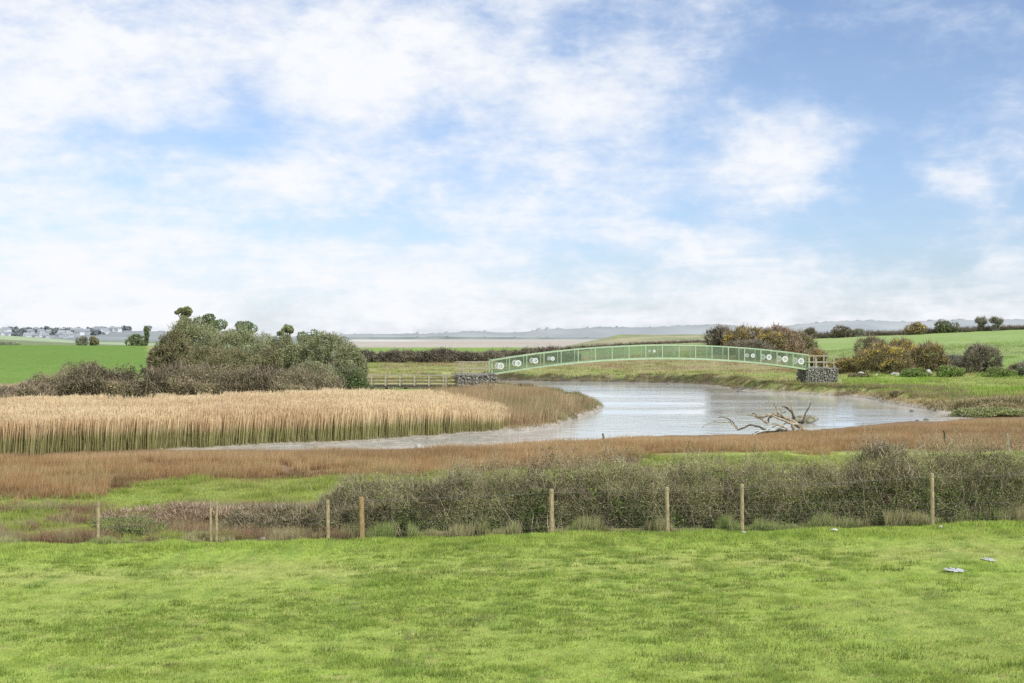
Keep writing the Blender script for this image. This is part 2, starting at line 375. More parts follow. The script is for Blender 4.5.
# ---------------------------------------------------------------- water
def make_water():
    m = bpy.data.materials.new('river_water'); m.use_nodes = True; nt = m.node_tree; N = nt.nodes; L = nt.links
    p = N['Principled BSDF']; p.inputs['Base Color'].default_value = (.60, .605, .59, 1); p.inputs['Roughness'].default_value = .05; p.inputs['IOR'].default_value = 1.6
    tc = N.new('ShaderNodeTexCoord')
    def nz(scale, st, detail=4):
        mp = N.new('ShaderNodeMapping'); mp.inputs['Scale'].default_value = st; mp.inputs['Rotation'].default_value = (0, 0, .15)
        n = N.new('ShaderNodeTexNoise'); n.inputs['Scale'].default_value = scale; n.inputs['Detail'].default_value = detail
        L.new(tc.outputs['Object'], mp.inputs[0]); L.new(mp.outputs[0], n.inputs['Vector']); return n
    a = nz(.8, (.6, 1.0, 1), 8); b = nz(.10, (.35, 1.3, 1), 5)
    # wind patches: rougher where b is high
    mr = N.new('ShaderNodeMapRange'); mr.inputs[1].default_value = .40; mr.inputs[2].default_value = .62; mr.inputs[3].default_value = .12; mr.inputs[4].default_value = 1.0
    L.new(b.outputs['Fac'], mr.inputs[0])
    bp = N.new('ShaderNodeBump'); bp.inputs['Distance'].default_value = .075; L.new(a.outputs['Fac'], bp.inputs['Height']); L.new(mr.outputs[0], bp.inputs['Strength'])
    L.new(bp.outputs[0], p.inputs['Normal'])
    return m
wx = np.linspace(-70, 120, 40); wy = np.linspace(62, 225, 40)
WXg, WYg = np.meshgrid(wx, wy)
q = np.arange(39 * 40).reshape(39, 40)[:, :-1].ravel()
tag(np_mesh('river_water', np.stack([WXg.ravel(), WYg.ravel(), np.zeros(1600)], 1), np.stack([q, q + 1, q + 41, q + 40], 1), make_water(), smooth=True), kind='structure')

# ---------------------------------------------------------------- blades
def blades(name, X, Y, h, w, base, tip, lean=.35, mat=None, kinds=None, label=None, cat=None, z=None, parent=None, mid=False, wind=(0.12, 0.0)):
    n = len(X); z = zg(X, Y) if z is None else z
    a = rng.uniform(0, 2 * pi, n); la = rng.uniform(0, 2 * pi, n); ll = rng.uniform(0, lean, n) * h
    dx = np.cos(a) * w / 2; dy = np.sin(a) * w / 2 * .6
    tx = X + np.cos(la) * ll + wind[0] * h; ty = Y + np.sin(la) * ll + wind[1] * h
    b0 = np.stack([X - dx, Y - dy, z - .03], 1); b1 = np.stack([X + dx, Y + dy, z - .03], 1); t = np.stack([tx, ty, z + h], 1)
    if not mid:
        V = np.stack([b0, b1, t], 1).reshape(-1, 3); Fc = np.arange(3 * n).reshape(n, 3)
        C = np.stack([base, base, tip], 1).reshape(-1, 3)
    else:   # four-point blade, widest two thirds up (a plume or a broad leaf)
        f = .62; mx = lerp(X, tx, f); my = lerp(Y, ty, f)
        m0 = np.stack([mx - dx * 1.2, my - dy, z + h * f], 1); m1 = np.stack([mx + dx * 1.2, my + dy, z + h * f], 1)
        b = (b0 + b1) / 2
        V = np.stack([b, m1, t, m0], 1).reshape(-1, 3); Fc = np.arange(4 * n).reshape(n, 4)
        mc = lerp(base, tip, .6); C = np.stack([base, mc, tip, mc], 1).reshape(-1, 3)
    o = np_mesh(name, V, Fc, mat or M_blade, np.clip(C, 0, 1), parent=parent)
    if parent is None: tag(o, label, cat, kind='stuff')
    return o
def scatter(n, y0, y1, margin=.06, power=1.0):
    """points in the visible wedge; density falls with distance"""
    t = rng.random(n) ** power
    Y = y0 + (y1 - y0) * t
    X = rng.uniform(-1, 1, n) * (Y * (.394 + margin) + 1.5)
    return X, Y
def inpoly_px(X, Y, poly, feather=0, z=None):
    z = zg(X, Y) if z is None else z
    px, py = project(X, Y, z)
    return sdist(px, py, poly) < feather
# near pasture grass
X, Y = scatter(900000, 18.5, 41, power=1.25)
k = Y < FENCE(X) + 1.5; X, Y = X[k], Y[k]
z = zg(X, Y)
c = ground_colour(X, Y, z)
tuft = fbm(X, Y, .55, 3, 51); long_ = np.exp(-((Y - FENCE(X) + .7) / 1.0) ** 2)
patch = sst(.45, .62, fbm(X, Y, 5, 3, 52))
h = (.015 + .045 * sst(.50, .72, tuft) * (.15 + patch) + .025 * rng.random(len(X))) + long_ * (.05 + .12 * sst(.4, .7, fbm(X, Y, .9, 2, 53)))
v = rng.uniform(.6, 1.35, len(X))[:, None]
yel = (rng.random(len(X)) < .10)[:, None]
tl = (1 + .30 * sst(.03, .09, h))[:, None]  # taller blades lightened in colour to offset their weaker light
tip = np.where(yel, np.array([[.60, .55, .24]]), c * np.array([[1.12, 1.16, 1.0]]) * tl) * v * (.72 + .5 * fbm(X, Y, .25, 2, 57))[:, None]
blades('pasture_grass', X, Y, h, rng.uniform(.010, .022, len(X)), c * lerp(.95, .85, sst(.45, .65, tuft))[:, None] * v, tip, .9, label='short bright green pasture grass in front of the fence', cat='grass', z=z)
cxs, cys = scatter(30000, 19, 40, power=1.2)
dn = fbm(cxs, cys, 4.5, 3, 58) + .10 * sst(8, -8, cxs) * sst(24, 30, cys)
kk = (cys < FENCE(cxs) + .1) & (rng.random(len(cxs)) < .02 + .24 * sst(.42, .66, dn)) & (rng.random(len(cxs)) < .35 + .65 * sst(24, 27, cys)); cxs, cys = cxs[kk], cys[kk]
nb = 46; rr = rng.uniform(.05, .17, len(cxs)) * (1 + sst(.6, .75, fbm(cxs, cys, 3, 2, 59)))
X = (cxs[:, None] + rng.normal(size=(len(cxs), nb)) * rr[:, None] * 1.1).ravel(); Y = (cys[:, None] + rng.normal(size=(len(cxs), nb)) * rr[:, None] * .7).ravel()
hh = (rng.uniform(.04, .10, len(cxs))[:, None] * np.minimum(1.5, rr[:, None] / .1) * rng.uniform(.5, 1.2, (len(cxs), nb))).ravel()
tc_ = np.array([(.24,.345,.065),(.31,.40,.085),(.20,.30,.055),(.36,.42,.12),(.34,.34,.15)])[rng.choice(5, len(cxs), p=[.32,.28,.22,.12,.06])] * rng.uniform(.8, 1.2, len(cxs))[:, None]
tc_ = np.repeat(tc_, nb, axis=0); v = rng.uniform(.7, 1.3, len(X))[:, None]
blades('grass_tufts', X, Y, hh, rng.uniform(.012, .024, len(X)), tc_ * .30 * v, tc_ * 1.25 * v, .7, label='darker tufts of longer grass scattered over the pasture', cat='grass')  # shade inside each tuft put into the dark blade bases
# rough grass beyond the fence
X, Y = scatter(430000, 38, 66, power=1.1)
k = (Y > FENCE(X) + .2) & ~((Y < FENCE(X) + 3.6) & (X > -5.0)); X, Y = X[k], Y[k]; z = zg(X, Y)
k = ~inpoly_px(X, Y, RUSH, -3, z); X, Y, z = X[k], Y[k], z[k]
c = ground_colour(X, Y, z); tuft = fbm(X, Y, .9, 3, 55)
h = .06 + .22 * sst(.45, .75, tuft) + .05 * rng.random(len(X)); v = rng.uniform(.7, 1.25, len(X))[:, None]
dry = (rng.random(len(X)) < .12 + .2 * sst(.5, .7, fbm(X, Y, 3, 3, 56)))[:, None]
tip = np.where(dry, np.array([[.56, .48, .26]]), c * np.array([[1.25, 1.15, 1.0]])) * v
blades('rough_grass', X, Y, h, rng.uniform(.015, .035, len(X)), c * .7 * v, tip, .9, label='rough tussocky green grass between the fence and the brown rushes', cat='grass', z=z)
# brown salt-marsh rushes
X, Y = scatter(640000, 44, 104, margin=.06, power=.95)
z = zg(X, Y); px, py = project(X, Y, z)
wob = (fbm(X, Y, 2.5, 3, 61) - .5)
d = sdist(px, py + wob * np.interp(Y, [45, 100], [16, 4]), RUSH)
gap = fbm(X, Y, 1.8, 3, 66)
k = (d < rng.exponential(1.0, len(d)) * np.interp(Y, [45, 62, 75], [4, 2, .4]) * (rng.random(len(d)) < .45)) & (z > .12) & ((gap > .36) | (Y > 62)); X, Y, z, d = X[k], Y[k], z[k], d[k]
n2 = fbm(X * .4, Y, 2.6, 4, 62); n1 = fbm(X, Y, 1.2, 3, 63); n4 = fbm(X * .35, Y, 5, 3, 64)
h = (.40 + .34 * (n2 - .3) + .30 * (n1 - .3)) * rng.uniform(.65, 1.1, len(X)) * np.interp(-d, [-3, 0, 4], [.3, .6, 1])
v = rng.uniform(.75, 1.2, len(X))[:, None]
t = sst(.35, .65, n2 * .6 + n1 * .4)[:, None]
tipc = lerp(np.array([[.50, .32, .15]]), np.array([[.70, .51, .275]]), t)
rd = (rng.random(len(X)) < .15)[:, None]
tipc = np.where(rd, np.array([[.60, .48, .29]]), tipc)
tipc = tipc * lerp(.8, 1.1, sst(.35, .6, n4))[:, None]; tipc = lerp(tipc, np.array([[.33, .33, .14]]), (.45 * sst(.58, .7, n4) * sst(.5, .6, n1))[:, None])
blades('brown_rushes', X, Y, h, rng.uniform(.016, .034, len(X)), np.array([[.27, .17, .08]]) * v, tipc * v, .45, mat=M_reed, label='russet brown rushes in a wide band in front of the river', cat='rushes', z=z)
# golden reed bed
X, Y = scatter(900000, 66, 108, margin=.06, power=1.05)
z = zg(X, Y); px, py = project(X, Y, z); wob = (fbm(X, Y, 3.0, 3, 71) - .5)
d = sdist(px, py + wob * 4, REED)
k = (d < 0) & (z > .08) & (rng.random(len(d)) > np.interp(px + 60 * (fbm(X, Y, 4, 3, 74) - .5), [462, 512], [0, .97])); X, Y, z, d, px, py = X[k], Y[k], z[k], d[k], px[k], py[k]
n1 = fbm(X, Y, 2.2, 3, 72); n2 = fbm(X, Y, 9, 3, 73)
h = (1.72 + .35 * (n1 - .5) + .3 * (n2 - .5)) * rng.uniform(.86, 1.10, len(X)) * np.where(rng.random(len(X)) < .02, 1.13, 1) * np.interp(px, [-100, 380, 440, 510], [1.04, 1.0, .92, .5])
v = rng.uniform(.92, 1.08, len(X))[:, None]
# each reed: a green-grey culm blade and a tan plume above it
gre = lerp(np.array([[.33, .34, .13]]), np.array([[.49, .44, .22]]), (rng.random(len(X)) ** .7)[:, None])
tan = lerp(np.array([[.67, .52, .32]]), np.array([[.77, .635, .41]]), sst(.35, .65, n1 * .5 + n2 * .5)[:, None])
n = len(X)
a = rng.uniform(0, pi, n); w = rng.uniform(.02, .042, n); dx = np.cos(a) * w / 2; dy = np.sin(a) * w / 2
la = rng.uniform(0, 2 * pi, n); ll = rng.uniform(0, .22, n) ** 1.3 * h
tx = X + np.cos(la) * ll + .06 * h; ty = Y + np.sin(la) * ll
f1, f2 = .42, .72
def lv(f, s):
    cx_, cy_ = lerp(X, tx, f), lerp(Y, ty, f)
    return np.stack([cx_ - dx * s, cy_ - dy * s, z + h * f], 1), np.stack([cx_ + dx * s, cy_ + dy * s, z + h * f], 1)
A0, A1 = lv(0, 1.1); B0, B1 = lv(f1, 1.0); D0, D1 = lv(f2, 1.15); T = np.stack([tx, ty, z + h], 1)
V = np.stack([A0, A1, B1, B0, D1, D0, T, T + np.array([[.012, .012, -.02]])], 1).reshape(-1, 3)
b = (np.arange(n) * 8)[:, None]
Fc = np.concatenate([b + np.array([[0, 1, 2, 3]]), b + np.array([[3, 2, 4, 5]]), b + np.array([[5, 4, 7, 6]])], 0)
C = np.stack([gre * .9, gre * .9, gre, gre, tan, tan, tan * 1.12, tan * 1.12], 1) * v[:, None, :]
tag(np_mesh('reed_bed', V, Fc, M_reed, np.clip(C.reshape(-1, 3), 0, 1)), 'tall golden reeds with green bases beside the creek at left', 'reeds', kind='stuff')
# rushes and grass of the peninsula
X, Y = scatter(240000, 84, 170, margin=.02, power=1)
z = zg(X, Y); px, py = project(X, Y, z); d = sdist(px, py, PENIN)
k = (d < .4) & (z > .10); X, Y, z, d, px, py = X[k], Y[k], z[k], d[k], px[k], py[k]
n1 = fbm(X, Y, 3, 3, 81); n2 = fbm(X, Y, 7, 3, 82)
edge = np.interp(-d, [0, 1.5, 6], [.3, .65, 1.2]); h = edge * rng.uniform(.5, 1.0, len(X)) * (.25 + 1.5 * sst(.3, .7, n1))
v = rng.uniform(.7, 1.25, len(X))[:, None]
tipc = lerp(np.array([[.56, .39, .23]]), np.array([[.62, .50, .29]]), sst(.4, .6, n2)[:, None])
tipc = lerp(tipc, np.array([[.30, .33, .13]]), (sst(.5, .62, fbm(X, Y, 5, 3, 85)) * np.interp(px, [480, 520, 590], [0, .8, .5]))[:, None])
tipc = lerp(tipc, np.array([[.48, .46, .25]]), (np.interp(px, [500, 600], [.0, .7]) * np.interp(-d, [0, 2.5], [1, .1]))[:, None])
blades('peninsula_rushes', X, Y, h, rng.uniform(.025, .055, len(X)), tipc * .6 * v, tipc * v, .4, mat=M_reed, label='brown and olive rushes on the low point that juts into the river', cat='rushes', z=z)
# tussocks on the far marsh
X, Y = scatter(420000, 100, 262, margin=.05, power=1.25)
z = zg(X, Y); px, py = project(X, Y, z)
k = (z > np.interp(px, [840, 880], [.24, .14])) & (px > 360) & ~((px < 610) & (Y < 172)) & ~((px > 800) & (px < 842) & (Y > 155) & (Y < 168)); X, Y, z, px, py = X[k], Y[k], z[k], px[k], py[k]
c = ground_colour(X, Y, z); n1 = fbm(X, Y, 2.2, 3, 91)
h = (.10 + .5 * sst(.45, .75, n1) * rng.uniform(.4, 1, len(X))) * np.interp(z, [.15, .4], [.7, 1]) * (1 + .7 * sst(390, 396, py) * (px > 840)); v = rng.uniform(.65, 1.3, len(X))[:, None]
blades('marsh_grass', X, Y, h, rng.uniform(.05, .10, len(X)), c * .7 * v, c * v * np.array([[1.3, 1.22, 1.1]]), .8, label='low tufted marsh grass on the far bank of the river', cat='grass', z=z)

def solveY(px, py, y0=90., y1=260.):
    Ys = np.arange(y0, y1, .25); Xs = (px - CX) / F * Ys; r = HY + F * (EYE - zg(Xs, Ys)) / Ys
    i = np.argmax(r <= py); return float(Ys[i])
cx_, cy_ = rng.uniform(-45, 75, 60000), rng.uniform(84, 215, 60000)
dr = sdist(cx_, cy_, RIVER); zc = zg(cx_, cy_); ppx, ppy = project(cx_, cy_, zc)
nn_ = fbm(cx_, cy_, 3.5, 3, 131)
wide = np.interp(ppx, [600, 840, 900], [3.0, 5, 9])
k = (dr > .5) & (dr < wide) & (zc > .06) & (nn_ > np.interp(dr / wide, [0, .3, 1], [.52, .40, .50])) & ((ppy < 398) | (ppx > 830) | (ppx < 612)) & ~((ppy > 416) & (ppx > 620)) & (ppy < 426) & (ppx > 480) & ~((ppx > 795) & (ppx < 842) & (cy_ > 155))
cx_, cy_, zc, ppx = cx_[k], cy_[k], zc[k], ppx[k]; nb = 24
r_ = rng.uniform(.12, .38, len(cx_))
X = (cx_[:, None] + rng.normal(size=(len(cx_), nb)) * r_[:, None]).ravel(); Y = (cy_[:, None] + rng.normal(size=(len(cx_), nb)) * r_[:, None]).ravel()
h = (r_[:, None] * rng.uniform(.5, 1.5, (len(cx_), nb))).ravel()
tc_ = np.array([(.46,.36,.21),(.38,.30,.17),(.33,.34,.15),(.25,.30,.10),(.50,.42,.26)])[rng.choice(5, len(cx_), p=[.3,.22,.2,.14,.14])]
tc_ = np.repeat(tc_ * rng.uniform(.75, 1.15, len(cx_))[:, None], nb, axis=0); v = rng.uniform(.75, 1.25, len(X))[:, None]
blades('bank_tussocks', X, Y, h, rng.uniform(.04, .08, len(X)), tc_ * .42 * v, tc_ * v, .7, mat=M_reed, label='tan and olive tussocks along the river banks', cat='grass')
# ---------------------------------------------------------------- woody plants
def unit(v): return v / (np.linalg.norm(v, axis=-1, keepdims=True) + 1e-9)
def ribbons(S, D, Ls, Wd, K=3, wander=.35, up=0.0, col=None, tipw=.25):
    """N curving tapering strips -> V,F,C and the joint points (K+1,N,3)"""
    n = len(S); P = [S]; D = unit(D); cur = S; d = D
    for k in range(K):
        d = unit(d + rng.normal(size=(n, 3)) * wander + np.array([0, 0, up]))
        cur = cur + d * (Ls / K)[:, None]; P.append(cur)
    side = unit(np.cross(D, rng.normal(size=(n, 3)) + np.array([0, 1.2, 0])))
    rows = []
    for k in range(K + 1):
        w = (Wd * lerp(1, tipw, k / K) / 2)[:, None]; rows += [P[k] - side * w, P[k] + side * w]
    V = np.stack(rows, 1).reshape(-1, 3); m = 2 * (K + 1)
    b = (np.arange(n) * m)[:, None]
    Fc = np.concatenate([b + np.array([[2 * k, 2 * k + 1, 2 * k + 3, 2 * k + 2]]) for k in range(K)], 0)
    C = np.repeat(col, m, axis=0) if col is not None else None
    return V, Fc, C, np.stack(P)
def leaves(P, size, col, flat=.0):
    n = len(P); a = unit(rng.normal(size=(n, 3))); a[:, 2] *= (1 - flat); b = unit(np.cross(a, rng.normal(size=(n, 3))))
    s = size[:, None]
    V = np.stack([P - a * s * .5, P + b * s * .32, P + a * s * .5, P - b * s * .32], 1).reshape(-1, 3)
    return V, np.arange(4 * n).reshape(n, 4), np.repeat(col, 4, axis=0)
def pick(pal, n):
    pal = np.array(pal); i = rng.integers(0, len(pal), n); return pal[i] * rng.uniform(.84, 1.16, n)[:, None]
PALS = {
 'sallow': dict(leaf=[(.25,.285,.13),(.32,.35,.17),(.20,.235,.10),(.38,.39,.23)], twig=[(.34,.31,.22),(.28,.26,.18)]),
 'bare': dict(leaf=[(.23,.225,.11),(.29,.27,.145),(.17,.19,.08)], twig=[(.30,.25,.16),(.37,.32,.22),(.22,.18,.12)]),
 'hawthorn': dict(leaf=[(.24,.245,.11),(.31,.29,.155),(.17,.20,.08)], twig=[(.36,.30,.20),(.45,.38,.27),(.26,.21,.15)]),
 'ivy': dict(leaf=[(.11,.165,.06),(.16,.215,.09),(.21,.26,.12)], twig=[(.20,.18,.12)]),
 'bramble': dict(leaf=[(.20,.18,.105),(.28,.235,.15),(.15,.17,.075),(.31,.265,.17)], twig=[(.32,.25,.17),(.38,.31,.22),(.22,.18,.13)]),
 'gorse': dict(leaf=[(.17,.165,.07),(.24,.20,.10),(.13,.14,.05)], twig=[(.27,.21,.13),(.33,.25,.16)], flower=(.74,.60,.11)),
 'russet': dict(leaf=[(.31,.225,.14),(.38,.28,.19),(.23,.18,.11)], twig=[(.36,.27,.19),(.44,.34,.25)]),
 'dark': dict(leaf=[(.13,.13,.08),(.18,.17,.105),(.21,.19,.13)], twig=[(.21,.18,.14),(.26,.23,.18)]),
 'hazy': dict(leaf=[(.27,.29,.20),(.33,.35,.25),(.23,.25,.18)], twig=[(.30,.28,.23)]),
 'hazetown': dict(leaf=[(.24,.275,.28),(.29,.32,.32),(.21,.245,.25)], twig=[(.3,.3,.3)]),  # town haze mixed into these leaf tones
 'marshy': dict(leaf=[(.33,.29,.15),(.27,.27,.12),(.38,.34,.20)], twig=[(.40,.33,.20),(.33,.28,.16)]),
 'palegreen': dict(leaf=[(.33,.38,.15),(.38,.42,.20),(.27,.32,.12)], twig=[(.36,.34,.2)]),
 'green': dict(leaf=[(.22,.32,.08),(.29,.38,.12),(.16,.24,.06)], twig=[(.26,.24,.14)]),
}
def bush(name, px, py_top, Yd, wpx, pal, label, cat='bush', group=None, depth=.7, leaf=.14, nleaf=9000, ntwig=2600, lumps=9, zb=None, flower=0, shape='dome', stems=5, hpx=None, lean=0.0, seed=None, twl=.8):
    """a shrub or tree at distance Yd whose crown spans wpx pixels and reaches the row py_top"""
    global rng
    if seed is not None: rng = np.random.default_rng(seed)
    X0 = (px - CX) / F * Yd; zb = float(zg(np.array([X0]), np.array([Yd]))[0]) if zb is None else zb
    zt = EYE + (HY - py_top) / F * Yd; H = max(zt - zb, .5); Wd = wpx / F * Yd / 2; Dp = Wd * depth
    root = empty(name, (X0, Yd, zb), label, cat, group)
    base = np.array([X0, Yd, zb])
    # lump ellipsoids filling the envelope
    E = []
    if shape == 'dome':
        for i in range(lumps):
            a = rng.uniform(0, 2 * pi); r = math.sqrt(rng.uniform(0, 1)) * .72
            env = math.sqrt(max(1 - r * r, .05)); rr = rng.uniform(.30, .46)
            hz = H * env * rng.uniform(.55, .82) if i else H * .68
            if i == 0: r = .1
            E.append((np.array([cos(a) * r * Wd, sin(a) * r * Dp, hz]), np.array([Wd * rr, max(Dp * rr, .3), H * rng.uniform(.22, .33)])))
        for i in range(lumps // 2 + 2):
            a = rng.uniform(0, 2 * pi)
            E.append((np.array([cos(a) * .58 * Wd, sin(a) * .58 * Dp, H * .26]), np.array([Wd * .40, Dp * .40, H * .30])))
    elif shape == 'tree':   # crown on a clear stem
        E.append((np.array([0, 0, H - Wd * 1.9]), np.array([Wd * .45, Wd * .45, Wd * .55])))
        for i in range(lumps):
            v = rng.normal(size=3); v /= np.linalg.norm(v); v *= rng.uniform(.3, .85)
            E.append((np.array([v[0] * Wd, v[1] * Wd, H - Wd * .8 + v[2] * Wd * .8]), np.array([Wd * .42, Wd * .42, Wd * .30]) * rng.uniform(.55, 1.1)))
    elif shape == 'post':   # ivy-clad stump
        for i in range(lumps):
            t = i / max(lumps - 1, 1)
            E.append((np.array([rng.normal() * .15 * Wd, 0, H * (.15 + .75 * t)]), np.array([Wd * rng.uniform(.5, .9), Wd * .6, H * .14])))
    top = max(e[0][2] + e[1][2] for e in E); s = H / top
    E = [(c * np.array([1, 1, s]), r * np.array([1, 1, s])) for c, r in E]
    vol = np.array([r[0] * r[2] + r[1] * r[2] for c, r in E]); vol = vol / vol.sum()
    def pts(n, r0=.72, r1=1.06):
        i = rng.choice(len(E), n, p=vol); v = unit(rng.normal(size=(n, 3))); r = rng.uniform(r0, r1, n)
        Cc = np.array([e[0] for e in E])[i]; Rr = np.array([e[1] for e in E])[i]
        P = Cc + v * Rr * r[:, None]
        nz = fbm(P[:, 0] + P[:, 1] * .6, P[:, 2] * 1.4 + P[:, 1], max(Wd, H) * .22, 3, 5)
        keep = (P[:, 2] > .02) & (nz > .36)
        # drop what lies deep inside another lump
        for c, rr in E:
            q = ((P - c) / rr); keep &= ~((q ** 2).sum(1) < .42)
        P[:, 0] += lean * P[:, 2]
        return P[keep], v[keep], nz[keep], i[keep]
    P, v, nz, li = pts(nleaf)
    p = PALS[pal]; lumpc = rng.uniform(.78, 1.25, len(E))
    c = pick(p['leaf'], len(P)) * (lumpc[li] * (.65 + .8 * nz))[:, None]
    if flower:
        fl = (rng.random(len(P)) < flower * sst(-.2, .6, v[:, 2] + .35 * -v[:, 0]) * sst(.42, .62, nz) * 1.6)
        c = np.where(fl[:, None], np.array(PALS['gorse']['flower']) * rng.uniform(.7, 1.15, len(P))[:, None], c)
    V, Fc, C = leaves(P + base, rng.uniform(.6, 1.5, len(P)) * leaf, c)
    np_mesh('foliage', V, Fc, M_leaf, C, parent=root)
    if ntwig:
        P, v, nz, li = pts(ntwig, .55, .95)
        d = unit(v + np.array([0, 0, .55])); L = rng.uniform(.35, 1.0, len(P)) * min(twl, H * .3)
        V, Fc, C, _ = ribbons(P + base, d, L, np.full(len(P), .05 * Yd / 125 + .012), 2, .25, .1, pick(p['twig'], len(P)))
        np_mesh('twigs', V, Fc, M_twig, C, parent=root)
    mb = MB()
    for i in range(stems):
        e = E[i % len(E)][0]; a = rng.uniform(0, 2 * pi); r0 = .12 * Wd if shape == 'dome' else .03
        p0 = base + np.array([cos(a) * r0, sin(a) * r0, -.1]); p3 = base + e + np.array([lean * e[2], 0, 0])
        m1 = lerp(p0, p3, .4) + rng.normal(size=3) * .06 * H * np.array([1, 1, .3]); m2 = lerp(p0, p3, .75) + rng.normal(size=3) * .06 * H
        rad = max(.03, H * .022) * (.8 if shape == 'tree' else 1)
        mb.tube([p0, m1, m2, p3], [rad * 1.25, rad, rad * .65, rad * .3], 6)
    mb.build('trunk' if shape == 'tree' else 'stem', M_bark, root, True)
    return root

def hedge(name, prof, Yfun, depth, pal, label, nleaf, ntwig, leaf, tw, cat='hedge', flower=0, zoff=0, n_stem=0, twlen=.5, gcut=.34, dens_top=1.0, group=None, green_low=0, hvar=.42):
    """a hedge running across the view; prof = [(px, py_top)], Yfun(px) its distance"""
    pxs = np.array([p[0] for p in prof], float); pys = np.array([p[1] for p in prof], float)
    xm = pxs.mean(); Ym = float(Yfun(xm)); X0 = (xm - CX) / F * Ym
    root = empty(name, (X0, Ym, float(zg(np.array([X0]), np.array([Ym]))[0])), label, cat, group)
    def pts(n, surf=True, fill=.5):
        px = rng.uniform(pxs[0], pxs[-1], n); Yc = Yfun(px); X = (px - CX) / F * Yc
        top = EYE + (HY - np.interp(px, pxs, pys)) / F * Yc
        g = zg(X, Yc); H = np.maximum(top - g, .15) + zoff
        H = H * (.92 + hvar * (fbm(X, Yc * 0, depth * .6, 4, 101) - .38))
        a = rng.uniform(-.15, pi + .15, n)
        r = np.where(rng.random(n) < fill, rng.uniform(.75, 1.04, n), rng.uniform(.2, .95, n)) * (.62 + 1.0 * (fbm(X * 1.3 + a * depth, a * depth * 1.2, depth * .4, 3, 103) - .2))
        lowf = rng.random(n) < .34
        a = np.where(lowf, np.abs(rng.normal(size=n) * .03), a)
        v = np.stack([rng.normal(size=n) * .5, -np.cos(a), np.sin(a)], 1)
        # squarish section
        P = np.stack([X, Yc - np.sign(np.cos(a)) * np.abs(np.cos(a)) ** .7 * np.where(lowf, rng.uniform(.6, .98, n), r) * depth / 2, g + np.where(lowf, rng.uniform(.0, .6, n), np.abs(np.sin(a)) ** .7 * r) * H], 1)
        nz = fbm(P[:, 0], P[:, 2] * 1.5 + P[:, 1], depth * .4, 3, 105)
        k = nz > gcut
        return P[k], unit(v)[k], nz[k], ((P[:, 2] - g) / H)[k]
    p = PALS[pal]
    P, v, nz, t = pts(nleaf)
    k = rng.random(len(P)) < lerp(1.0, dens_top, sst(.45, .95, t)); P, v, nz, t = P[k], v[k], nz[k], t[k]
    bigc = fbm(P[:, 0], P[:, 2] * 1.2, depth * .45, 3, 109)
    c = pick(p['leaf'], len(P)) * (.35 + 1.2 * nz)[:, None] * lerp(.5, 1.45, sst(.38, .62, bigc))[:, None]  # light and dark clumps put hedge shading into the leaf colour
    if green_low:
        gl = rng.random(len(P)) < green_low * (1 - sst(.25, .75, t)) * (.25 + .9 * sst(.4, .6, fbm(P[:, 0], P[:, 2], 1.6, 2, 121)) + .6 * sst(6, 12, P[:, 0])); c = np.where(gl[:, None], pick([(.16,.28,.06),(.25,.38,.09),(.33,.44,.12),(.10,.18,.045)], len(P)), c)
    if flower:
        big = fbm(P[:, 0], P[:, 2], depth * 1.0, 2, 107)
        fl = rng.random(len(P)) < flower * sst(.48, .62, big) * sst(.1, .5, t); c = np.where(fl[:, None], np.array(PALS['gorse']['flower']) * rng.uniform(.7, 1.15, len(P))[:, None], c)
    V, Fc, C = leaves(P, rng.uniform(.6, 1.5, len(P)) * leaf, c); np_mesh('foliage', V, Fc, M_leaf, C, parent=root)
    P, v, nz, t = pts(ntwig, fill=.7)
    V, Fc, C, _ = ribbons(P, unit(v * .6 + np.array([0, 0, .55]) + rng.normal(size=P.shape) * .35), rng.uniform(.4, 1, len(P)) * twlen, np.full(len(P), tw), 3, .3, .03, pick(p['twig'], len(P)) * (.6 + .7 * nz)[:, None])
    np_mesh('twigs', V, Fc, M_twig, C, parent=root)
    if n_stem:
        px = rng.uniform(pxs[0] + 4, pxs[-1] - 4, n_stem); Yc = Yfun(px); X = (px - CX) / F * Yc; top = EYE + (HY - np.interp(px, pxs, pys)) / F * Yc
        Y = Yc + rng.uniform(-.56, .2, n_stem) * depth; g = zg(X, Y)
        S = np.stack([X, Y, g - .05], 1); D = np.stack([rng.normal(size=n_stem) * .45, rng.normal(size=n_stem) * .25, np.ones(n_stem)], 1)
        V, Fc, C, _ = ribbons(S, D, (top - g) * rng.uniform(.6, 1.05, n_stem), rng.uniform(.8, 1.7, n_stem) * tw * 1.6, 7, .22, .02, pick([(.36,.31,.20),(.26,.22,.14),(.46,.40,.28)], n_stem), .3)
        np_mesh('stem', V, Fc, M_twig, C, parent=root)
    return root

# ---- hedge just beyond the fence
near_prof = [(318,508),(335,500),(350,494),(370,486),(390,478),(450,470),(512,466),(560,464),(600,463),(640,458),(700,458),(760,460),(800,459),(835,456),(862,447),(885,442),(908,446),(940,446),(980,447),(1024,445),(1110,443)]
NY_ = lambda px: 39.75 + (px - 512) * .0022
hedge('hedge', near_prof, NY_, 1.9, 'hawthorn', 'dense bare-twigged hawthorn hedge with ivy behind the wire fence', 290000, 80000, .048, .010, n_stem=520, twlen=.36, gcut=.29, dens_top=.7, green_low=.7, hvar=.30, zoff=.22)
bush('shrub', 884, 440, 40.4, 62, 'hawthorn', 'tallest olive shrub rising out of the hedge at right', leaf=.045, nleaf=20000, ntwig=7000, lumps=16, stems=8, twl=.35)
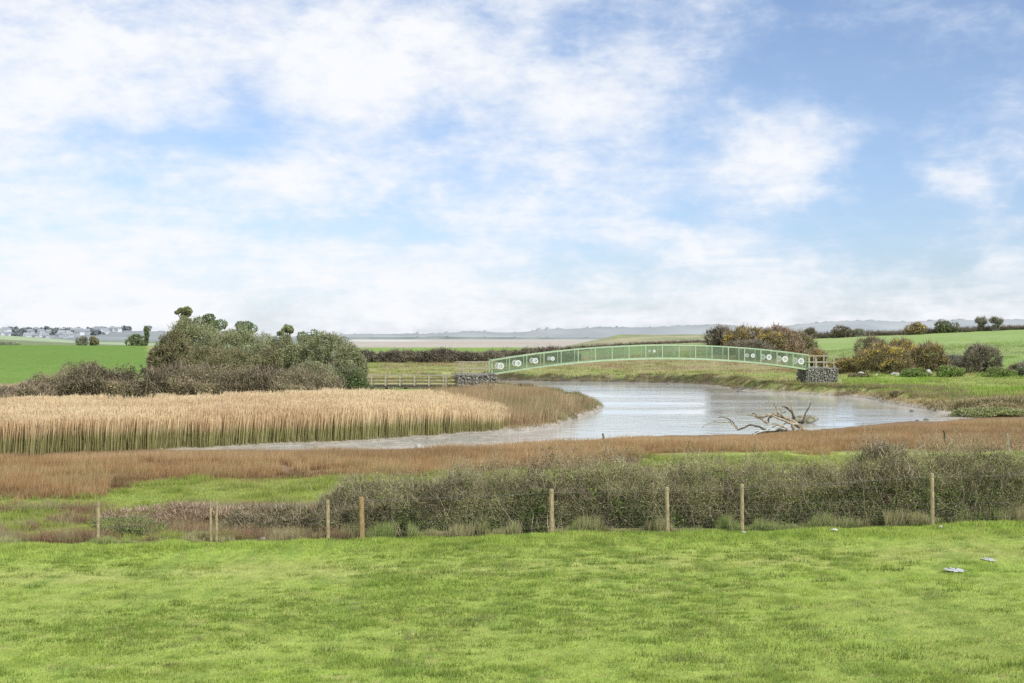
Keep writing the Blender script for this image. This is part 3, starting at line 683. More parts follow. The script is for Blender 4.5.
# dry brambles left of the hedge, at the fence
bush('bramble_patch', 182, 503, 41.8, 155, 'russet', 'low russet bramble patch behind the double fence post', leaf=.05, nleaf=9000, ntwig=9000, lumps=16, stems=10, twl=.4, depth=.3)
bush('bramble_patch', 282, 506, 39.6, 120, 'bare', 'grey brown brambles behind the pale stones at the fence', leaf=.045, nleaf=8000, ntwig=9000, lumps=14, stems=10, twl=.45, depth=.3)
bush('bramble_patch', 130, 516, 39.4, 90, 'green', 'low green brambles between the two leftmost fence posts', leaf=.045, nleaf=5000, ntwig=2500, lumps=12, stems=6, twl=.3, depth=.3)
# dead grass and weeds along the hedge foot
n = 110000
pxr = rng.uniform(-30, 1100, n); Yr = 38.6 + (pxr - 512) * .0022 + rng.uniform(-.25, .8, n) + .05; Xr = (pxr - CX) / F * Yr
k = (fbm(Xr, Yr, .8, 2, 111) > .42); Xr, Yr = Xr[k], Yr[k]
v = rng.uniform(.6, 1.2, len(Xr))[:, None]
gr = (fbm(Xr, Yr * 0, 2.5, 2, 112) + rng.normal(size=len(Xr)) * .2 > .54)[:, None]
tc_ = np.where(gr, np.array([[.28, .38, .11]]), np.array([[.52, .44, .27]]))
cl_ = sst(.25, .65, fbm(Xr, Yr * .5, .7, 3, 113))
blades('dry_grass', Xr, Yr, (.10 + rng.uniform(.1, .50, len(Xr)) * cl_) * np.where(Xr < -5, .55, 1), rng.uniform(.012, .025, len(Xr)), tc_ * .8 * v, tc_ * 1.35 * v, .5, label='tall straw coloured dead grass along the foot of the fence', cat='grass')

n = 90000
Yr = rng.uniform(37.9, 45, n); Xr = rng.uniform(-19, -4.5, n); m_ = fbm(Xr, Yr * 1.6, 1.7, 4, 115) + .10 * np.exp(-((Yr - 38.4) / .7) ** 2)
k = (m_ > .53) & (Yr > FENCE(Xr) + .05); Xr, Yr, m_ = Xr[k], Yr[k], m_[k]; v = rng.uniform(.6, 1.2, len(Xr))[:, None]
tc_ = lerp(np.array([[.46, .31, .19]]), np.array([[.54, .47, .27]]), sst(.4, .6, fbm(Xr, Yr, 1.1, 3, 116))[:, None])
blades('dead_bracken', Xr, Yr, rng.uniform(.1, .5, len(Xr)) * sst(.50, .62, m_), rng.uniform(.012, .028, len(Xr)), tc_ * .5 * v, tc_ * v, .7, label='low russet dead bracken and straw beyond the left end of the fence', cat='bracken')
# ---- dark bramble hedge behind the reeds
LEFTP = [(-120,392),(-40,390),(0,386),(25,384),(45,375),(70,367),(100,363.5),(140,363),(200,366),(260,366),(310,370),(345,377)]
hedge('bramble_hedge', LEFTP, lambda px: 112 + 0 * px, 6.5, 'bramble', 'dark brown bramble hedge between the golden reeds and the green field', 190000, 40000, .14, .04, twlen=.65, n_stem=150, gcut=.30, hvar=.16)
bush('bush', 28, 383, 108, 60, 'bramble', 'low reddish bush at the left end of the bramble hedge', nleaf=8000, ntwig=4000, lumps=8)
# ---- the thicket
T = [('thorn_bush',176,329,134,50,'bare','grey twiggy thorn bush at the left end of the thicket beside the green field'),
     ('thorn_bush',194,316,137,70,'sallow','broad olive bush under the small round-topped tree in the thicket'),
     ('thorn_bush',186,316,137,34,'sallow','narrow olive bush directly below the small round-topped tree'),
     ('thorn_bush',286,333,129,30,'sallow','small olive bush around the foot of the slim pale-crowned tree'),
     ('thorn_bush',233,323,133,60,'sallow','olive bush in the middle of the thicket, just right of its highest dome'),
     ('thorn_bush',266,332,131,56,'sallow','grey bush in the dip between the two halves of the thicket'),
     ('thorn_bush',160,345,139,26,'bare','small bare bush at the foot of the thicket next to the field edge'),
     ('thorn_bush',215,345,127,72,'bare','low grey brown bush in front of the thicket above the bramble hedge'),
     ('thorn_bush',275,346,124,66,'bare','low bare bush in front of the dip in the thicket'),
     ('willow_bush',306,333,122,56,'sallow','olive willow bush just right of the slim pale-crowned tree'),
     ('willow_bush',332,331,120,62,'sallow','largest grey green willow bush at the right end of the thicket'),
     ('willow_bush',349,345,117,44,'sallow','rounded willow bush at the outer right edge of the thicket'),
     ('willow_bush',312,360,114,74,'sallow','low spreading willow bush standing over the golden reeds'),
     ('willow_bush',349,364,113.5,42,'ivy','dark green bush low down where the boardwalk disappears')]
for i, (nm, px, pt, Yd, w, pal, lab) in enumerate(T):
    bush(nm, px, pt, Yd, w, pal, lab, cat='bush', group='bushes of the thicket behind the reeds', leaf=.13, nleaf=52000, ntwig=5000, lumps=22, seed=200 + i, twl=.6)
bush('ivy_tree', 185, 306.5, 139, 19, 'sallow', 'small round-topped ivy tree standing highest above the thicket', 'tree', leaf=.16, nleaf=5000, ntwig=0, lumps=9, shape='tree', stems=4, seed=231)
bush('ivy_tree', 209, 313.5, 141, 34, 'ivy', 'wide flat-domed ivy tree right of the highest tree of the thicket', 'tree', leaf=.16, nleaf=6000, ntwig=0, lumps=10, shape='tree', stems=4, seed=232)
bush('ivy_tree', 238, 321, 140, 40, 'ivy', 'low dark domed tree on top of the middle of the thicket', 'tree', leaf=.16, nleaf=6000, ntwig=0, lumps=10, shape='tree', stems=4, seed=235)
bush('ivy_tree', 286.5, 324, 130, 19, 'sallow', 'slim pale-crowned tree above the dip in the thicket', 'tree', leaf=.16, nleaf=3600, ntwig=0, lumps=8, shape='tree', stems=5, seed=233)
bush('ivy_tree', 313, 329, 126, 34, 'ivy', 'dark leafy treetop above the right half of the thicket', 'tree', leaf=.16, nleaf=3500, ntwig=0, lumps=8, shape='tree', stems=4, seed=234)
# ---- at the rim of the left field
bush('field_bush', 82, 336, 262, 13, 'hazy', 'left one of two small bushes on the skyline of the green field', leaf=.3, nleaf=1800, ntwig=700, lumps=7, seed=241)
bush('field_bush', 93, 336.5, 264, 13, 'bare', 'right one of two small bushes on the skyline of the green field', leaf=.3, nleaf=1800, ntwig=700, lumps=7, seed=242)
bush('field_bush', 137, 334, 266, 24, 'ivy', 'dark bush on the skyline left of the thicket beside a leaning ivy stump', leaf=.3, nleaf=3000, ntwig=900, lumps=8, seed=243)
bush('ivy_stump', 146.5, 326.5, 258, 6, 'ivy', 'upright ivy-clad stump on the skyline left of the thicket', 'tree', leaf=.28, nleaf=1600, ntwig=100, lumps=8, shape='post', stems=1, seed=244)
bush('field_bush', 8, 342, 262, 26, 'hazy', 'low hedge tuft on the skyline at the far left end of the green field', leaf=.3, nleaf=1500, ntwig=400, lumps=7, seed=245)
# ---- dark hedge behind the boardwalk
hedge('field_hedge', [(340,352),(380,351.5),(440,351),(480,351.5),(520,350.5),(550,349),(580,353)], lambda px: 250 + 0 * px, 5, 'dark', 'long dark clipped hedge across the marsh behind the boardwalk', 60000, 16000, .32, .09, twlen=1.0, gcut=.26)
hedge('field_hedge', [(534,349),(560,346.5),(600,345.5),(640,347),(690,346.5),(722,346)], lambda px: 365 + 0 * px, 6, 'dark', 'thin dark hedge line behind the middle of the bridge', 16000, 5000, .4, .10, twlen=1.2, gcut=.30)
# ---- gorse thicket right of the bridge crown
G = [('gorse_bush',724,326.5,236,32,'dark',.0,'dark bush at the left end of the gorse bank above the bridge'),
     ('gorse_bush',742,326,232,34,'gorse',.5,'gorse bush with yellow streaks, second from the left on the bank above the bridge'),
     ('gorse_bush',758,327,236,36,'gorse',.45,'yellow-flowered gorse bush in the middle of the bank above the bridge'),
     ('gorse_bush',772,329,228,34,'gorse',.35,'gorse bush with sparse yellow flowers left of the russet bush'),
     ('russet_bush',786,325,232,40,'russet',0,'tall rounded russet bush above the right part of the bridge'),
     ('russet_bush',802,331,234,30,'bare',0,'grey brown bush at the right end of the bank above the bridge'),
     ('gorse_bush',750,340,222,60,'dark',.0,'low dark scrub at the foot of the gorse bank')]
for i, (nm, px, pt, Yd, w, pal, fl, lab) in enumerate(G):
    bush(nm, px, pt, Yd, w, pal, lab, leaf=.24, nleaf=11000, ntwig=3500, lumps=12, flower=fl, seed=260 + i, twl=1.2, lean=-.12, group='bushes of the gorse bank above the bridge')
# ---- gorse beside the right gabion
G = [('gorse_bush',817,350,186,26,'gorse',.8,'small orange-yellow gorse bush directly behind the right gabion'),
     ('gorse_bush',846,358,182,44,'gorse',.6,'gorse bush half yellow just right of the right gabion'),
     ('thorn_bush',872,336,190,34,'bare','0','bare grey tree-like bush leaning over the gorse'),
     ('gorse_bush',884,343,180,60,'gorse',.75,'biggest gorse bush with a bright yellow top'),
     ('gorse_bush',905,339,186,40,'gorse',.8,'yellow-topped gorse bush behind the biggest one'),
     ('gorse_bush',930,342,181,42,'gorse',.25,'dark rounded gorse bush right of the bright yellow one'),
     ('thorn_bush',981,344.5,178,42,'dark',0,'isolated dark rounded thorn bush in the right meadow'),
     ('thorn_bush',950,355,183,40,'hazy',0,'pale grey green scrub between the dark gorse and the isolated thorn bush'),
     ('thorn_bush',1022,363,172,26,'bare',0,'low grey bush at the right edge of the meadow')]
for i, (nm, px, pt, Yd, w, pal, fl, lab) in enumerate(G):
    bush(nm, px, pt, Yd, w, pal, lab, leaf=.19, nleaf=14000, ntwig=4200, lumps=13, flower=float(fl), seed=280 + i, twl=1.0, lean=-.1 if pal == 'gorse' else 0)
G = [(950,365,176,30,'green'),(1000,367,174,40,'green'),(915,368,172,34,'green'),(1030,360,178,30,'hazy'),(860,374,170,26,'bramble')]
LB = ['pale green bramble mound left of the isolated dark thorn bush','green bramble mound right of the isolated dark thorn bush','green bramble at the foot of the dark rounded gorse','greyish bramble at the right edge of the meadow','small dark bramble at the foot of the gorse near the right gabion']
for i, (px, pt, Yd, w, pal) in enumerate(G):
    bush('bramble', px, pt, min(solveY(px, 377), 176), w, pal, LB[i], leaf=.18, nleaf=5000, ntwig=1200, lumps=10, seed=300 + i, depth=.6)
# right marsh mounds near the inlet
bush('rush_clump', 1000, 397, 106, 120, 'marshy', 'dark olive rush mound right of the muddy inlet', 'rushes', leaf=.13, nleaf=15000, ntwig=9000, lumps=16, seed=311, depth=.3, twl=.4)
bush('rush_clump', 992, 407, 98, 90, 'palegreen', 'pale green cushion of salt-marsh shrub beside the muddy inlet', 'shrub', leaf=.12, nleaf=14000, ntwig=5000, lumps=18, seed=312, depth=.3, twl=.3)
bush('rush_clump', 897, 390.5, solveY(897, 397), 15, 'marshy', 'small dark shrub on the bank right of the river bend', 'shrub', leaf=.14, nleaf=3000, ntwig=1500, lumps=8, seed=313, depth=.5, twl=.4)
# ---- hedgerow on the right ridge
hedge('ridge_hedge', [(806,334.5),(830,333),(846,332),(870,332.5),(895,333),(905,331),(960,329),(1024,327),(1120,325)], lambda px: 392 + 0 * px, 6, 'dark', 'long dark hedgerow along the ridge of the right-hand field', 60000, 14000, .45, .12, twlen=1.5, gcut=.24)
RT = [(810,328,388,14,'dark','dark bush on the ridge hedgerow just left of its round tree'),(841,325.5,385,21,'dark','round dark tree at the left part of the ridge hedgerow'),
      (859,329,388,14,'hazy','low greyish tree right of the round tree on the ridge hedgerow'),
      (917,322,384,22,'gorse','yellow-tinged gorse tree on the ridge hedgerow'),(946,321,388,26,'ivy','wide dark green tree on the ridge right of the yellow-tinged one'),
      (981,318,390,11,'hazy','narrow grey tree on the ridge, left one of the pair at far right'),(994,317.5,388,14,'hazy','thin-stemmed tree with a spreading crown at the right end of the ridge')]
for i, (px, pt, Yd, w, pal, lab) in enumerate(RT):
    bush('ridge_tree', px, pt, Yd, w, pal, lab, 'tree', leaf=.38, nleaf=3200, ntwig=1200, lumps=9, flower=.7 if pal == 'gorse' else 0, seed=320 + i, shape='tree' if i >= 5 else 'dome', stems=4, twl=1.6)

# ---------------------------------------------------------------- distant hills, aerial haze put into their bluish-grey colours
def mat_hazed_hill(name, c1, c2, sc):
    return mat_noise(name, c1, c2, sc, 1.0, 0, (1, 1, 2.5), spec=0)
def hill(name, prof, Yd, c1, c2, rough, mat_sc, drop=-30, depth=500, lab=None):
    pxs = np.linspace(prof[0][0], prof[-1][0], 700); pys = np.interp(pxs, [p[0] for p in prof], [p[1] for p in prof])
    X = (pxs - CX) / F * Yd
    top = EYE + (HY - pys) / F * Yd + (fbm(X, X * 0, Yd * .006, 4, 5) - .5) * rough * Yd / F + np.maximum(fbm(X, X * 0 + 3, Yd * .003, 2, 6) - .6, 0) * rough * 3 * Yd / F
    base_t = EYE + (HY - np.convolve(np.pad(pys, 30, 'edge'), np.ones(61) / 61, 'valid')) / F * Yd
    rows = []
    K = 14
    for k in range(K + 1):
        t = k / K; hh = np.sin(t * pi / 2) ** .9
        rows.append(np.stack([X, np.full_like(X, Yd - depth * (1 - t)) + 0 * X, drop * (1 - hh) + (base_t if k < K - 1 else top) * hh], 1))
    V = np.concatenate(rows, 0); n = len(X)
    q = np.arange(K * n).reshape(K, n)[:, :-1].ravel()
    return tag(np_mesh(name, V, np.stack([q, q + 1, q + n + 1, q + n], 1), mat_hazed_hill('m_' + name, c1, c2, mat_sc), smooth=True), kind='structure')
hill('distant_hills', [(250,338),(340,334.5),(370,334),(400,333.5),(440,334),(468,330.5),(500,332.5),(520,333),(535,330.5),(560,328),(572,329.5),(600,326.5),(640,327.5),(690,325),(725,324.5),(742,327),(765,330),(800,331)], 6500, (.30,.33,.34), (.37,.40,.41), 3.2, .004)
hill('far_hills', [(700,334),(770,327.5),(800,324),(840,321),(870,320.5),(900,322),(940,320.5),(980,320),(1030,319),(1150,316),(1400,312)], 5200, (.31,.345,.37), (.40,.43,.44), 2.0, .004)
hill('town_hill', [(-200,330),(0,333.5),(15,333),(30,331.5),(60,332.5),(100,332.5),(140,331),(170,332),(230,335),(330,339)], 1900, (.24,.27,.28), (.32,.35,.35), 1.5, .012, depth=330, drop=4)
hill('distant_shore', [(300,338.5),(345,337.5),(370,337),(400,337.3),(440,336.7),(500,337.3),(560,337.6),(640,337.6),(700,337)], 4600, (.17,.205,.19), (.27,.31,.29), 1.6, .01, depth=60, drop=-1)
# town: houses and trees on the slope, haze put into their colours
hm_w = [mat_noise('house_white_hazed', (.52,.55,.58), (.64,.67,.70), .3, .9), mat_noise('house_cream_hazed', (.38,.41,.43), (.46,.48,.50), .3, .9)]
hm_r = [mat_noise('slate_roof_hazed', (.24,.27,.30), (.30,.33,.36), .3, .9), mat_noise('brown_roof_hazed', (.28,.30,.32), (.34,.36,.37), .3, .9)]
hm_g = mat_noise('window_hazed', (.22,.25,.28), (.28,.31,.34), .3, .4)
HG = 'hazy white houses of the distant town'
rh = np.random.default_rng(44)
def on_town(px, t):
    t = min(max(t, .05), 1); hh = sin(t * pi / 2) ** .9; Yd = 1900 - 330 * (1 - t); X = (px - CX) / F * 1900
    top = EYE + (HY - float(np.interp(px, [-200, 0, 15, 30, 60, 100, 140, 170], [330, 333.5, 333, 331.5, 332.5, 332.5, 331, 332]))) / F * 1900
    return X, Yd, 4 * (1 - hh) + top * hh
houses = [(125,335.5,10,0),(116,336.5,9,0),(131,338,8,0)]
for i in range(46): houses.append((rh.uniform(24, 146), rh.uniform(333.6, 340.5), rh.uniform(4, 7.5), rh.integers(0, 2)))
for i, (px, pyb, wpx, ci) in enumerate(houses):
    X, Yd, zb = on_town(px, (340.5 - pyb) / 8); s = Yd / F; zb -= .8; w = wpx * s; hh = 3.6 * s * rh.uniform(.5, .7) + 2.0; dp = 8; rz = rh.uniform(-.5, .5)
    lab = 'white gabled house on the distant slope, hazy, among trees'
    r = empty('house', (X, Yd, zb), lab, 'house', HG)
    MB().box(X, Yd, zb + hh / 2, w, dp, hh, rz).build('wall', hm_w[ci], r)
    cx_, sx_ = cos(rz), sin(rz); mb = MB(); b = []
    ov = .4; rhg = w * .22 + 1.2
    def loc(x, y, zz): return (X + cx_ * x - sx_ * y, Yd + sx_ * x + cx_ * y, zb + hh + zz)
    mb.v = [loc(-w/2-ov, -dp/2-ov, .02), loc(w/2+ov, -dp/2-ov, .02), loc(w/2+ov, dp/2+ov, .02), loc(-w/2-ov, dp/2+ov, .02), loc(-w/2*.9, 0, rhg), loc(w/2*.9, 0, rhg)]
    mb.f = [(0,1,5,4),(2,3,4,5),(1,2,5),(3,0,4),(3,2,1,0)]
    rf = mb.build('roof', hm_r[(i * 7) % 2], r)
    MB().box(*loc(w * .3, 0, rhg), .9, .9, 1.8, rz).build('chimney', hm_r[1], rf)
    for q_ in (-.28, .0, .28):
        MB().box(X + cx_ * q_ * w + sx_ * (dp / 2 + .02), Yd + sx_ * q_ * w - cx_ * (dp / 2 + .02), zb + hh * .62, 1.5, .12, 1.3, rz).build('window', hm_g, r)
for i in range(60):
    px = rh.uniform(18, 148); X_, Yd, zb_ = on_town(px, 1.0 if i % 3 == 0 else rh.uniform(.2, .95)); py = HY - (zb_ + rh.uniform(5, 9) - EYE) * F / Yd; px = CX + X_ * F / Yd
    rng = np.random.default_rng(400 + i)
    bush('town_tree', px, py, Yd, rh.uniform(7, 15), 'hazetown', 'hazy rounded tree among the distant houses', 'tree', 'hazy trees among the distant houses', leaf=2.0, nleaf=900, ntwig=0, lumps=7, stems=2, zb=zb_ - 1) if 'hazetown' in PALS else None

# ---------------------------------------------------------------- fence
def ground1(X, Y): return float(zg(np.array([X]), np.array([Y]))[0])
fr = empty('wire_fence', (0, 38, ground1(0, 38)), 'post and wire stock fence between the pasture and the hedge', 'fence')
posts = [(-125,504,541,0,.09),(-18,503,542,0,.09),(98,502,544,0,.10),(211,501,543,0,.075),(216.5,501,541,0,.075),(328,500,540,.0,.11),(362,497,539,1,.17),(551.5,489,531,0,.14),(667.5,487,531,0,.13),(742,484,529,0,.12),(932.5,473,518,0,.12),(1045,470,516,0,.12),(1160,468,516,0,.12)]
tops = []
for px, yt, yb, mi, w in posts:
    Yp = float(38.15 + (px - 512) * .0013); X = (px - CX) / F * Yp; g = ground1(X, Yp); zt = EYE + (HY - yt) / F * Yp
    lx = random.uniform(-.025, .025); mb = MB()
    n_ = 10 if mi == 0 else 8
    mb.tube([(X, Yp, g - .3), (X + lx * .4, Yp, (g + zt) / 2), (X + lx, Yp, zt - .02), (X + lx, Yp, zt)], [w / 2, w / 2 * .98, w / 2 * .95, w / 2 * .85], n_)
    mb.build('post', M_post2 if mi else M_post, fr, False)
    tops.append((X, Yp, g, zt))
mb = MB(); runs = [p for i, p in enumerate(tops) if posts[i][0] != 216.5]
for (x0, y0, g0, t0), (x1, y1, g1, t1) in zip(runs[:-1], runs[1:]):
    for t in (.08, .20, .33, .46, .60, .74):
        mid = ((x0 + x1) / 2, (y0 + y1) / 2 - .07, (g0 + g1) / 2 + (t) * 1.1 - .012)
        mb.tube([(x0, y0 - .07, g0 + t * 1.1), mid, (x1, y1 - .07, g1 + t * 1.1)], .0018, 4, False)
    n_ = max(2, int((x1 - x0) / .30))
    for k in range(1, n_):
        t = k / n_; mb.tube([(lerp(x0, x1, t), lerp(y0, y1, t) - .07, lerp(g0, g1, t) + .09), (lerp(x0, x1, t), lerp(y0, y1, t) - .07, lerp(g0, g1, t) + .80)], .0012, 3, False)
mb.build('wire_netting', M_wire, fr)
mb = MB()
for (x0, y0, g0, t0), (x1, y1, g1, t1) in zip(runs[:-1], runs[1:]):
    for dz in (.10, ): mb.tube([(x0, y0 - .07, t0 - dz), ((x0 + x1) / 2, (y0 + y1) / 2 - .07, (t0 + t1) / 2 - dz - .02), (x1, y1 - .07, t1 - dz)], .004, 4, False)
    for k in range(int((x1 - x0) / .15)):
        t = (k + .5) * .15 / (x1 - x0); c_ = np.array((lerp(x0, x1, t), lerp(y0, y1, t) - .07, lerp(t0, t1, t) - .1 - .02 * (1 - abs(2 * t - 1))))
        mb.tube([c_ + (-.012, .0, -.02), c_ + (.012, 0, .02)], .0025, 3, False)
mb.build('barbed_wire', M_wire, fr)

# ---------------------------------------------------------------- footbridge
BL = np.array([(492 - CX) / F * 153, 153.0]); BR = np.array([(809 - CX) / F * 160, 160.0])
bd = (BR - BL); BLEN = np.linalg.norm(bd); bd = bd / BLEN; bn = np.array([-bd[1], bd[0]])
BW = 2.0; NB = 19
def bz_top(s): return lerp(3.84, 4.40, s) + 1.50 * (1 - (2 * s - 1) ** 2)
def bz_bot(s): return lerp(2.22, 2.60, s) + 1.62 * (1 - (2 * s - 1) ** 2)
def bp(s, off, z): p = BL + bd * BLEN * s + bn * off; return np.array([p[0], p[1], z])
bridge = empty('footbridge', tuple(bp(.5, 1, 1.0)), 'pale green arched steel footbridge spanning the river between two stone gabions', 'footbridge')
SS = np.linspace(0, 1, NB * 2 + 1)
for off in (0, BW):
    mb = MB()
    for a, b in zip(SS[:-1], SS[1:]): mb.bar(bp(a, off, bz_top(a)), bp(b, off, bz_top(b)), .13, .13)
    mb.build('top_chord', M_green, bridge)
    mb = MB()
    for a, b in zip(SS[:-1], SS[1:]): mb.bar(bp(a, off, bz_bot(a)), bp(b, off, bz_bot(b)), .14, .20)
    mb.build('bottom_chord', M_green, bridge)
    for i in range(NB + 1):
        s = i / NB; w = .11 if 0 < i < NB else .18
        lo = -.35 if i in (0, NB) else .105
        MB().bar(bp(s, off, bz_bot(s) + lo), bp(s, off, bz_top(s) - .07), w, w, (0, 1, 0)).build('post', M_green, bridge)
    for i in range(NB):
        a, b = i / NB, (i + 1) / NB; mb = MB(); n_ = 26
        for k in range(1, n_):
            s = lerp(a, b, k / n_); mb.bar(bp(s, off, bz_bot(s) + .11), bp(s, off, bz_top(s) - .075), .022, .018, (0, 1, 0))
        for k in range(1, 8):
            t = k / 8
            mb.bar(bp(a, off + .014, lerp(bz_bot(a) + .11, bz_top(a) - .07, t)), bp(b, off + .014, lerp(bz_bot(b) + .11, bz_top(b) - .07, t)), .010, .014)
        mb.build('mesh_panel', M_mesh, bridge)
    # round white wheel emblems in the outer bays
    for i, r in ((0, .40), (1, .38), (2, .34), (3, .25), (9, .17), (NB - 1, .40), (NB - 2, .38), (NB - 3, .34), (NB - 4, .25)):
        s = (i + .5) / NB; zc = (bz_bot(s) + bz_top(s)) / 2 + (0 if i != 9 else .1)
        o3 = off - .05; ux = (bd[0], bd[1], 0); nr = (bn[0], bn[1], 0); c_ = bp(s, o3, zc)
        mb = MB().ring(c_, ux, (0, 0, 1), r * .52, r, .012, nr, 24)
        for k in range(6):
            a = k * pi / 3 + .3; d_ = np.array(ux) * cos(a) + np.array((0, 0, 1)) * sin(a)
            mb.bar(c_ + d_ * r * .14, c_ + d_ * r * .56, .035, .02, nr)
        mb.ring(c_, ux, (0, 0, 1), .001, r * .2, .012, nr, 12)
        mb.build('wheel_emblem', M_white, bridge)
mb = MB()
for a, b in zip(SS[:-1], SS[1:]): mb.bar(bp(a, BW / 2, bz_bot(a) + .02), bp(b, BW / 2, bz_bot(b) + .02), BW - .16, .07)
mb.build('deck', M_lumber_d, bridge)
# gabion abutments with their little fences
def gabion(s0, s1, off0, off1, zb, zt, name_l, fence_l, fz, fence_posts):
    ang = math.atan2(bd[1], bd[0]); c = bp((s0 + s1) / 2, (off0 + off1) / 2, zb)
    g = empty('gabion', tuple(c), name_l, 'stone abutment', 'stone gabion abutments of the footbridge')
    L = (s1 - s0) * BLEN; Dp = off1 - off0; H = zt - zb
    MB().box(c[0], c[1], zb + H / 2 - .15, L - .25, Dp - .25, H + .1, ang).build('core', M_stone_d, g)
    Vs, Fs, n0 = [], [], 0; q_ = 0
    nx, nz_, ny = int(L / .21), int(H / .18), int(Dp / .21)
    for face in ('front', 'left', 'right', 'top'):
        if face in ('front',): cells = [((i + .5) / nx, 0, (k + .5) / nz_) for i in range(nx) for k in range(nz_)]
        elif face == 'left': cells = [(0, (j + .5) / ny, (k + .5) / nz_) for j in range(ny) for k in range(nz_)]
        elif face == 'right': cells = [(1, (j + .5) / ny, (k + .5) / nz_) for j in range(ny) for k in range(nz_)]
        else: cells = [((i + .5) / nx, (j + .5) / ny, 1) for i in range(nx) for j in range(ny)]
        for (a, b, e) in cells:
            s = lerp(s0, s1, a); o_ = lerp(off0, off1, b); r = rh.uniform(.08, .155, 3)
            V, Fc = rock_mesh(bp(s, o_, zb + e * H) + rh.normal(size=3) * .07, r, q_, 1); q_ += 1
            Vs.append(V); Fs.append(Fc + n0); n0 += len(V)
    np_mesh('stone_fill', np.concatenate(Vs), np.concatenate(Fs), M_stone, parent=g)
    mb = MB()
    for i in range(int(L / .8) + 1):
        s = lerp(s0, s1, i / int(L / .8)); mb.bar(bp(s, off0 - .17, zb - .2), bp(s, off0 - .17, zt + .05), .05, .05, (0, 1, 0))
    for e in (0.02, .5, 1.02): mb.bar(bp(s0, off0 - .17, zb + e * H), bp(s1, off0 - .17, zb + e * H), .03, .03)
    mb.build('wire_cage', M_wire, g)
    f = empty('parapet_fence', tuple(bp((s0 + s1) / 2, off0, zt)), fence_l, 'fence', 'post and rail fences on top of the gabions')
    for (pxx, ptop) in fence_posts:
        for oo in (off0 + .12, off1 - .12):
            s = (((pxx - CX) / F * (153 + 7 * s0) ) - BL[0]) / (bd[0] * BLEN); z1 = EYE + (HY - ptop) / F * 155
            if s0 - .01 <= s <= s1 + .02:
                MB().bar(bp(s, oo, zt + .02), bp(s, oo, z1), .12, .12, (0, 1, 0)).build('post', M_lumber, f)
    for oo in (off0 + .12, off1 - .12):
        for t in (.45, .95):
            zz = lerp(zt + .1, fz, t); MB().bar(bp(s0, oo, zz), bp(s1, oo, zz), .045, .09).build('rail', M_lumber, f)
    return g
Lp = BLEN
gabion(-4.0 / Lp, .5 / Lp, -.3, 2.5, .55, 2.15, 'grey stone gabion under the left end of the footbridge', 'pale post and rail fence on top of the left gabion', 3.75, [(463,361.5),(466,361.5),(476,361.5),(486,361.5)])
gabion(1 - .3 / Lp, 1 + 3.6 / Lp, -.3, 3.0, .7, 2.75, 'grey stone gabion under the right end of the footbridge', 'pale post and rail fence on top of the right gabion', 4.35, [(815.5,356),(824,355.5),(827,360),(834.5,355)])
# ---------------------------------------------------------------- boardwalk
bw = empty('boardwalk', (-12, 153.5, .4), 'low timber boardwalk with railings leading to the left end of the footbridge', 'boardwalk')
x1 = (462 - CX) / F * 153; x0 = (330 - CX) / F * 153; yb_ = 153.0; zd = .98
MB().box((x0 + x1) / 2, yb_ + 1, zd - .07, x1 - x0, 2.0, .12).build('deck', M_lumber_d, bw)
MB().box((x0 + x1) / 2, yb_ - .05, zd - .17, x1 - x0, .09, .34).build('beam', M_lumber_d, bw)
for oo in (0, 2.0):
    for pxx in (332, 346, 360, 371.5, 385.5, 400, 414.5, 429, 443.5, 446, 460.5):
        x = (pxx - CX) / F * 153; MB().box(x, yb_ + oo - .12 + (.24 if oo else 0), zd + .52, .17, .10, 1.30).build('post', M_lumber, bw)
    for zz, m_ in ((zd + 1.12, M_lumber), (zd + .70, M_rail), (zd + .30, M_rail)):
        MB().box((x0 + x1) / 2, yb_ + oo - .0 + (0.0), zz, x1 - x0, .05, .13 if m_ is M_rail else .07).build('rail', m_, bw)
for pxx in (345, 371, 386, 405, 424.5, 443.5, 460):
    x = (pxx - CX) / F * 153; big = pxx in (443.5, 460)
    MB().box(x, yb_ + .3, zd - .7, .42 if big else .26, .3, .8).build('pile', M_lumber_d, bw); MB().box(x, yb_ + 1.7, zd - .7, .26, .3, .8).build('pile', M_lumber_d, bw)

# ---------------------------------------------------------------- driftwood tree
def dw(px, py, Yd=86.5): return ((px - CX) / F * Yd, Yd, EYE + (HY - py) / F * Yd)
dt = empty('fallen_tree', dw(778, 433), 'bleached fallen tree with forked bare branches lying at the river edge', 'fallen tree')
def limb(name, pts, r0, r1, mat=None, jit=0):
    P = [np.array(dw(a, b, 86.5 + c)) for a, b, c in pts]; Q = []
    for i in range(len(P) - 1):
        for k in range(3):
            t = k / 3; Q.append(lerp(P[i], P[i + 1], t) + (rh.normal(size=3) * .025 if k else 0))
    Q.append(P[-1]); m = len(Q)
    MB().tube(Q, [max(.026, .86 * lerp(r0, r1, (i / (m - 1)) ** .8)) * rh.uniform(.9, 1.12) for i in range(m)], 7).build(name, mat or M_drift, dt, True)
limb('trunk', [(806,432,.6),(796,424,.3),(786,418,0),(776,414.5,-.1),(768,415,0),(760,417,.2)], .19, .10)
limb('trunk', [(797,433,-.3),(782,431,-.3),(768,432,-.2),(755,434,0)], .20, .10, M_drift_d)
limb('root', [(800,427,-.1),(790,423,-.4),(779,419,-.5),(771,415,-.5),(764,416,-.5),(756,416.5,-.5)], .12, .05)
limb('branch', [(794,418,.1),(792,412,.1),(787,408,.1),(782,407,.1)], .13, .04, M_drift_d)
limb('branch', [(795,417,.0),(792,409,.1),(791,400.5,.2)], .09, .03)
limb('branch', [(789,410,.0),(787,405,.0)], .05, .02)
